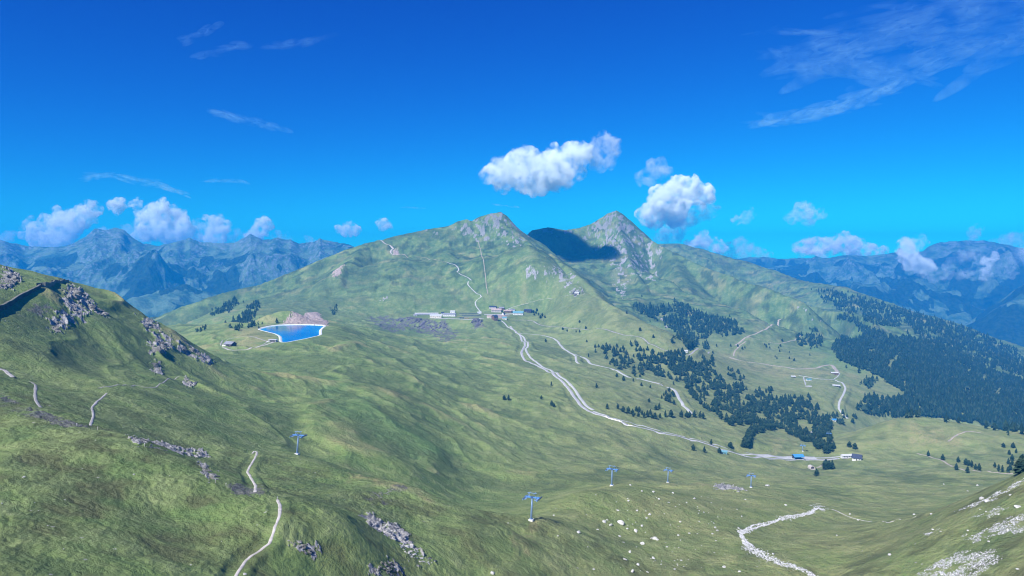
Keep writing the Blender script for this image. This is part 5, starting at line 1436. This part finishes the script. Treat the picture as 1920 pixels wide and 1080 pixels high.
CRAG.m.name = "grey_crag_rock"
outcrop("690 594; 716 592; 760 596; 808 600; 838 606; 848 618; 838 632; 806 620; 762 613; 736 618; 706 608", 150, 5, "purplish rock face below the left half of the hamlet terrace", 0.9, 2300, SHALY)
outcrop("882 599; 905 600; 905 612; 890 616", 26, 5, "dark rock step under the platforms at the terrace corner", 1.0, 2300, SHALY)
house("terrace_hut", "little grey hut on the terrace edge left of the train shed", "hut", 779, 592.5, 12, 8, 3.5, 1.8, 0, CONC, GREYR, 1)
house("signal_house", "narrow white house standing between hall and workshop", "house", 830, 591, 9, 9, 7.5, 2.6, 10, WHITE, NAVYR, 2, 2)
house("chapel", "tiny white house with a steep dark roof right of the square", "house", 944, 590.5, 9, 7, 4.5, 4.0, 60, WHITE, NAVYR, 1)
house("back_house", "brown house with grey roof behind the pinkish guest house", "house", 940, 580, 17, 11, 5, 3.5, 14, BROWN, GREYR, 3)
house("ticket_house", "small cream house beside the tall brown hotel", "house", 917, 596.5, 12, 9, 5, 3, -10, CREAM, PINKR, 2)
# fence posts along the near brow
for px, py in [(144, 799), (183, 806), (271, 837), (392, 901), (424, 912), (520, 938), (404, 905)]:
    p = pick(px, py, 300); f = empty("fence_post", p); tag(f, "thin pale fence post on the near turf brow", "fence post", "fence posts on the near brow")
    MB().bar((0, 0, -0.3), (RNG.normal() * 0.06, 0, 1.25), 0.11, seg=6).build("post_shaft", STONE, f)
    MB().bar((0, 0, 1.1), (0.02, 0, 1.32), 0.14, seg=6).build("insulator_cap", WHITE, f)
# ------------------------------------------------------------------ clouds
def cloud_material(name, dens, lo, hi, scale, aniso=0.0, stretch=(1, 1, 1)):
    M = NT_(name)
    P = M.n("ShaderNodeNewGeometry").outputs["Position"]
    mp = M.n("ShaderNodeMapping"); M.set(mp.inputs[0], P); mp.inputs["Scale"].default_value = stretch
    n = M.noise(mp.outputs[0], scale, 5, 0.62, 0.4)
    d = M.math('MULTIPLY', M.ramp(n, lo, hi), dens)
    pv = M.n("ShaderNodeVolumePrincipled", ins={"Color": c(0.93, 0.988, 1.0), "Anisotropy": aniso})
    M.set(pv.inputs["Density"], d); M.t.links.new(pv.outputs[0], M.out.inputs["Volume"])
    return M.m
CLOUD_SC = 0.0075; CIRRUS_D = 0.00042
THICK = cloud_material("bright_cumulus", 0.028, 0.41, 0.76, CLOUD_SC, -0.35)
THIN = cloud_material("thin_cumulus", 0.0065, 0.42, 0.70, CLOUD_SC, -0.1)

def union_mesh(name, balls, vox, disp, seed, flat=None):
    bm = bmesh.new()
    for p, r in balls:
        bmesh.ops.create_icosphere(bm, subdivisions=2, radius=r, matrix=Matrix.Translation(p))
    me = bpy.data.meshes.new(name); bm.to_mesh(me); bm.free()
    o = bpy.data.objects.new(name, me); COL.objects.link(o)
    md = o.modifiers.new("union", 'REMESH'); md.mode = 'VOXEL'; md.voxel_size = vox
    dg = bpy.context.evaluated_depsgraph_get(); dg.update()
    m2 = bpy.data.meshes.new_from_object(o.evaluated_get(dg)); o.modifiers.clear(); o.data = m2; bpy.data.meshes.remove(me)
    n = len(m2.vertices); co = np.empty(n * 3, np.float32); m2.vertices.foreach_get("co", co); co = co.reshape(-1, 3)
    no = np.empty(n * 3, np.float32); m2.vertices.foreach_get("normal", no); no = no.reshape(-1, 3)
    q = 0
    for L, a in ((disp * 3.2, 1.0), (disp * 1.3, 0.45)):
        q = q + a * (np.abs(perlin(co[:, 0] / L + seed, co[:, 2] / L, seed)) + np.abs(perlin(co[:, 1] / L + 7, co[:, 2] / L + 3, seed + 4)) + np.abs(perlin(co[:, 0] / L, co[:, 1] / L + 11, seed + 9)) - 0.75)
    co = co + no * (q * disp * 0.9)[:, None]
    m2.vertices.foreach_set("co", co.reshape(-1)); m2.update()
    m2.polygons.foreach_set("use_smooth", np.ones(len(m2.polygons), bool))
    return o

NCL = 0
def cloud(label, txt, Y, mat, kids=5, group="cumulus clouds"):
    global NCL; NCL += 1
    balls, rs = [], []
    for px, py, r in pts_of(txt):
        R_ = r * 1.46 / FPX * Y; c0 = at(px, py, Y) + Vector((0, RNG.normal() * R_ * 0.5, 0)); rs.append(R_)
        balls.append((c0, R_))
        for _ in range(kids):
            a = RNG.uniform(-0.5, math.pi + 0.5); b = RNG.normal() * 0.5
            rr = R_ * RNG.uniform(0.28, 0.5)
            balls.append((c0 + Vector((math.cos(a) * math.cos(b), math.sin(b) - 0.3, math.sin(a) * math.cos(b) * 0.9)) * R_ * 0.85, rr))
    mr_ = float(np.median(rs))
    o = union_mesh("cloud", balls, mr_ * 0.13, mr_ * 0.34, NCL * 5 + 1)
    o.data.materials.clear(); o.data.materials.append(mat)
    tag(o, label, "cloud", group)
    return o
FAR = 12000
cloud("largest white cloud, floating alone high above the two summits", "945 325 24; 972 312 20; 1000 330 30; 1030 316 26; 1060 306 24; 1084 294 19; 992 348 14; 1050 334 18; 1082 326 12; 965 338 14", 8000, THICK)
cloud("thin veil of cloud trailing off the right end of the largest white cloud", "1133 282 22; 1122 304 14; 1140 296 14", 8000, THIN)
cloud("small faint cloud between the largest cloud and the tall right-hand one", "1232 318 15; 1216 328 13; 1200 334 9", 8000, THIN)
cloud("tall broken cloud rising behind the right shoulder of the rocky summit", "1245 380 24; 1278 362 24; 1289 346 12; 1228 402 20; 1310 366 15; 1326 360 9; 1262 402 20", FAR, THICK)
cloud("lower trailing part of the broken cloud beside the rocky summit", "1255 440 15; 1268 428 16; 1290 412 15; 1310 400 14; 1330 398 10; 1245 452 12", FAR + 500, THIN)
cloud("low cloud resting on the blue ridge right of the rocky summit", "1296 458 10; 1314 452 12; 1334 460 11; 1350 466 9", FAR, THICK)
cloud("faint cloud bank low over the far gap on the right", "1365 472 13; 1390 466 15; 1412 474 14; 1430 480 10; 1380 482 10", FAR + 800, THIN)
cloud("small grey cloud hanging alone over the far gap", "1500 398 14; 1484 408 9; 1516 406 12; 1532 402 8", FAR, THIN)
cloud("dark wisp of cloud right of the broken cloud", "1396 410 8; 1382 414 7; 1406 404 6; 1410 394 4", FAR, THIN)
cloud("long bright cloud bank behind the jagged right-hand ridge", "1504 466 12; 1526 462 14; 1552 464 13; 1580 458 16; 1606 462 13; 1630 468 10; 1655 470 7; 1540 472 11; 1600 474 11", FAR, THICK)
cloud("ragged cloud lying along the crest of the flat-topped massif at the right edge", "1880 452 9; 1900 450 11; 1920 454 12; 1940 452 12; 1862 456 7", FAR, THIN)
cloud("broad pale cloud patch low on the face of the flat-topped massif", "1756 520 8; 1776 516 9; 1800 518 8; 1740 512 9; 1820 512 7", 7000, THIN)
cloud("small cloud puff standing on the flat-topped massif", "1828 436 9; 1836 428 6; 1826 444 7", FAR, THIN)
cloud("upright cloud climbing over the left edge of the flat-topped massif", "1712 462 14; 1724 452 9; 1700 474 11; 1710 494 14; 1730 502 11; 1748 500 8; 1694 486 8", 7600, THICK)
cloud("cloud shred drifting across the middle of the flat-topped massif", "1788 492 9; 1806 484 10; 1820 480 9; 1836 486 8; 1775 500 7", 7300, THIN)
cloud("curling cloud shred right of the middle of the flat-topped massif", "1850 512 8; 1857 500 6; 1852 490 6; 1862 482 6; 1845 522 6", 7200, THICK)
cloud("cloud shred at the right picture edge before the massif", "1905 486 12; 1886 494 9; 1922 476 11; 1940 482 12; 1895 512 8", 7300, THIN)
L0 = 11800
cloud("big white cloud leaning to the right at the left end of the bank", "66 442 14; 88 432 17; 110 414 15; 130 420 19; 150 404 15; 166 392 12; 106 394 8; 80 450 16; 118 448 18; 148 424 12", L0, THICK)
cloud("tiny cloud puff left of the big leaning cloud", "50 420 7; 56 408 4; 44 430 5", L0, THIN)
cloud("small cloud just above the left ridge at the picture edge", "15 446 9; 28 440 6; 2 450 8", L0, THIN)
cloud("small flat cloud between the two big clouds of the left bank", "218 386 10; 230 382 7; 221 394 6; 207 385 6", L0, THICK)
cloud("small round cloud above the big middle cloud of the left bank", "257 384 8; 262 392 6", L0, THICK)
cloud("big heaped cloud in the middle of the left bank", "270 412 13; 294 402 15; 312 392 12; 326 412 18; 302 428 20; 340 432 18; 282 434 15; 354 444 14; 374 448 9; 260 444 12; 320 446 16", L0, THICK)
cloud("narrow cloud knot just right of the heaped cloud", "368 422 8; 364 428 6", L0, THIN)
cloud("round upright cloud right of the heaped cloud", "410 420 13; 398 430 9; 416 438 13; 410 452 12", L0, THICK)
cloud("slanting small cloud near the right end of the left bank", "495 424 11; 486 436 11; 472 448 9; 500 416 7", L0, THICK)
cloud("small flat cloud by itself above the dip in the left range", "650 432 10; 668 432 8; 635 429 6; 658 426 7", L0, THICK)
cloud("small round cloud closest to the grassy left-hand summit", "721 421 9; 730 426 6; 714 426 5", L0, THICK)
cloud("ragged low cloud filling the dip between the two big clouds of the left bank", "190 440 9; 205 446 11; 226 444 12; 244 440 10; 172 446 9; 236 430 7", L0, THIN)
cloud("torn low cloud trailing along the crest in the right half of the left bank", "430 446 9; 446 442 10; 460 446 8; 520 446 8; 540 448 7; 392 452 9", L0, THIN)
cloud("tiny cloud low on the crest at the right end of the left range", "580 452 7; 590 456 5", L0, THIN)

# ice cloud: thin drawn-out veils far above everything
def cirrus(label, curves, alt, mat):
    """bundles of thin drawn-out filaments in a layer high above; each curve: start, middle, end pixel pairs, width, count, length"""
    global NCL; NCL += 1
    bm = bmesh.new()
    def layer(px, py, a):
        s_, e_ = ray(px, py); return at(px, py, a / e_)
    for (x0, y0, x1, y1, x2, y2, wpx, n, lpx, thick) in curves:
        for k in range(n):
            t = RNG.uniform(0, 1); dt = 0.01
            f = lambda u: ((1 - u) ** 2 * x0 + 2 * u * (1 - u) * x1 + u * u * x2, (1 - u) ** 2 * y0 + 2 * u * (1 - u) * y1 + u * u * y2)
            cx, cy_ = f(t); ex, ey = f(min(1, t + dt)); bx, by = f(max(0, t - dt))
            ang = math.atan2(ey - by, ex - bx) + RNG.normal() * 0.16
            edge = 1 - abs(2 * t - 1) ** 2
            cx += RNG.normal() * wpx * 0.25; cy_ += RNG.normal() * wpx * 0.5 * (0.3 + 0.7 * edge)
            L = lpx * RNG.uniform(0.35, 1.1)
            a_ = alt + RNG.uniform(-170, 170)
            p = layer(cx - math.cos(ang) * L / 2, cy_ - math.sin(ang) * L / 2, a_); q = layer(cx + math.cos(ang) * L / 2, cy_ + math.sin(ang) * L / 2, a_)
            d = q - p; r = thick * RNG.uniform(0.5, 1.3) / FPX * (p.y + q.y) / 2
            m = Matrix.Translation((p + q) / 2) @ d.to_track_quat('X', 'Z').to_matrix().to_4x4() @ Matrix.Diagonal((d.length / 2, r * 1.8, r, 1))
            bmesh.ops.create_icosphere(bm, subdivisions=2, radius=1.0, matrix=m)
    me = bpy.data.meshes.new("cirrus_cloud"); bm.to_mesh(me); bm.free(); me.materials.append(mat)
    o = bpy.data.objects.new("cirrus_cloud", me); COL.objects.link(o)
    tag(o, label, "cirrus cloud", "cirrus veils")
    return o
def cirrus_material(name, dens):
    M = NT_(name)
    P = M.n("ShaderNodeNewGeometry").outputs["Position"]
    n = M.noise(P, 0.0016, 4, 0.6, 0.5)
    pv = M.n("ShaderNodeVolumePrincipled", ins={"Color": c(0.45, 0.82, 1.0), "Anisotropy": 0.0})
    M.set(pv.inputs["Density"], M.math('MULTIPLY', M.ramp(n, 0.34, 0.66), dens)); M.t.links.new(pv.outputs[0], M.out.inputs["Volume"])
    return M.m
CA = cirrus_material("cirrus_veil", CIRRUS_D); CB = cirrus_material("cirrus_streak", CIRRUS_D * 1.5)
cirrus("wide ragged veil of thin cloud sweeping over the upper right of the sky", [(1480, 118, 1660, 70, 1960, 5, 60, 130, 190, 9), (1480, 105, 1580, 130, 1720, 150, 22, 50, 130, 7), (1760, 110, 1850, 60, 1960, 40, 60, 60, 160, 9)], 3600, CA)
cirrus("slanting streak of thin cloud below the wide upper-right veil", [(1430, 226, 1560, 215, 1690, 160, 16, 56, 110, 6)], 3600, CB)
cirrus("thin streak of cloud at the top edge right of the middle", [(1410, 62, 1480, 58, 1545, 62, 5, 22, 70, 3.5)], 3600, CB)
cirrus("small slanting cloud streak upper left, the lower of a pair", [(370, 106, 410, 90, 462, 86, 7, 20, 50, 4.5)], 3600, CB)
cirrus("small slanting cloud streak upper left, the upper of a pair", [(335, 76, 380, 66, 412, 46, 7, 18, 46, 4)], 3600, CA)
cirrus("faint thin cloud streak right of the upper-left pair", [(510, 86, 575, 80, 625, 64, 9, 22, 55, 4.5)], 3600, CA)
cirrus("tapering cloud streak sloping down to the right in the left sky", [(408, 214, 460, 226, 540, 244, 7, 24, 66, 4.5)], 3600, CB)
cirrus("long thin cloud streak above the left cloud bank", [(170, 332, 250, 326, 340, 362, 5, 30, 70, 3)], 3000, CB)
cirrus("short bright cloud streak above the gap in the left bank", [(378, 340, 420, 338, 456, 341, 2, 18, 36, 2.2)], 3000, CB)
cirrus("short thin cloud streak low left of the largest cloud", [(752, 389, 775, 389, 796, 391, 1.5, 10, 22, 1.6)], 2600, CB)
cirrus("short thin cloud streak just above the left summit", [(918, 383, 945, 385, 972, 388, 1.5, 12, 26, 1.8)], 2600, CB)

# a cumulus overhead, outside the picture, whose shadow falls into the hollow between the summits
SD = Vector((math.sin(R(-142)) * math.cos(R(44)), math.cos(R(-142)) * math.cos(R(44)), math.sin(R(44))))
balls = []
for px, py, Y, r in ((1005, 440, 3860, 70), (1030, 440, 3820, 95), (1062, 450, 3760, 105), (1090, 462, 3700, 95), (1120, 475, 3640, 85), (1140, 482, 3600, 60), (1080, 480, 3600, 80), (1050, 465, 3700, 90)):
    p = at(px, py, Y); t = (2300 - p.z) / SD.z
    balls.append((p + SD * t, r))
o = union_mesh("cloud", balls, 18, 26, 77)
o.data.materials.clear(); o.data.materials.append(cloud_material("overhead_cumulus", 0.05, 0.1, 0.3, 0.004))
tag(o, "cloud overhead whose shadow darkens the hollow between the summits", "cloud", "cumulus clouds")
SKY_CURVE = ((0.03, 1.0), (0.175, 1.62), (1.0, 0.9)); SKY_STR = 0.10; SUN_STR = 5.0; EXPO = 0.66
HAZE_COL = (0.02, 0.40, 1.0); HAZE_DENS = 1.0e-4; HAZE_TOP = 338.0; VOL_B = 12
# ------------------------------------------------------------------ sky, sun, air
SUN_AZ = R(-142)          # compass direction towards the sun, measured from +y to +x: behind the camera, to its left
SUN_EL = R(44)
world = bpy.data.worlds.new("World"); scene.world = world; world.use_nodes = True
wt = world.node_tree; wt.nodes.clear()
wo = wt.nodes.new("ShaderNodeOutputWorld"); bg = wt.nodes.new("ShaderNodeBackground")
sky = wt.nodes.new("ShaderNodeTexSky"); sky.sky_type = 'NISHITA'; sky.sun_disc = False
sky.sun_elevation = SUN_EL; sky.sun_rotation = SUN_AZ; sky.altitude = 2300; sky.air_density = 1.0; sky.dust_density = 0.0; sky.ozone_density = 4.0
# the photograph's deep, saturated blue: steeper green and red curves on the sky's own colours
sep = wt.nodes.new("ShaderNodeSeparateColor"); comb = wt.nodes.new("ShaderNodeCombineColor")
wt.links.new(sky.outputs[0], sep.inputs[0])
for ch, (gain, power) in enumerate(SKY_CURVE):
    pw = wt.nodes.new("ShaderNodeMath"); pw.operation = 'POWER'; pw.inputs[1].default_value = power
    ml_ = wt.nodes.new("ShaderNodeMath"); ml_.operation = 'MULTIPLY'; ml_.inputs[1].default_value = gain
    wt.links.new(sep.outputs[ch], pw.inputs[0]); wt.links.new(pw.outputs[0], ml_.inputs[0]); wt.links.new(ml_.outputs[0], comb.inputs[ch])
wt.links.new(comb.outputs[0], bg.inputs[0]); bg.inputs[1].default_value = SKY_STR
wt.links.new(bg.outputs[0], wo.inputs[0])
sd = bpy.data.lights.new("sun", 'SUN'); sd.energy = SUN_STR; sd.angle = R(0.53); sd.color = (1.0, 0.96, 0.90)
sun = bpy.data.objects.new("sun", sd); COL.objects.link(sun)
SUN_DIR = Vector((math.sin(SUN_AZ) * math.cos(SUN_EL), math.cos(SUN_AZ) * math.cos(SUN_EL), math.sin(SUN_EL)))
sun.rotation_euler = SUN_DIR.to_track_quat('Z', 'Y').to_euler()

HX, HY0, HY1, HZ0, HZ1 = 10500.0, -600.0, 11100.0, -1500.0, HAZE_TOP
hv = [(x, y, z) for x in (-HX, HX) for y in (HY0, HY1) for z in (HZ0, HZ1)]
hf = [(0, 1, 3, 2), (4, 6, 7, 5), (0, 4, 5, 1), (2, 3, 7, 6), (0, 2, 6, 4), (1, 5, 7, 3)]
hm = NT_("mountain_air")
pv = hm.n("ShaderNodeVolumePrincipled", ins={"Color": c(*HAZE_COL), "Density": HAZE_DENS, "Anisotropy": 0.0})
hm.t.links.new(pv.outputs[0], hm.out.inputs["Volume"])
hz = mesh_np("haze", hv, hf, hm.m, False)
tag(hz, "blue summer haze lying over the valleys and mountains", "haze", kind="stuff")

scene.view_settings.view_transform = 'Standard'
scene.view_settings.look = 'None'; scene.view_settings.gamma = 1.0; scene.view_settings.exposure = EXPO
cy = scene.cycles
cy.max_bounces = 8; cy.diffuse_bounces = 2; cy.glossy_bounces = 2; cy.transmission_bounces = 2; cy.transparent_max_bounces = 12; cy.volume_bounces = VOL_B
cy.use_denoising = True
try: cy.denoiser = 'OPENIMAGEDENOISE'
except Exception: pass
cy.use_adaptive_sampling = True; cy.adaptive_threshold = 0.015
cy.filter_width = 1.1
cy.volume_step_rate = 0.4; cy.volume_max_steps = 512
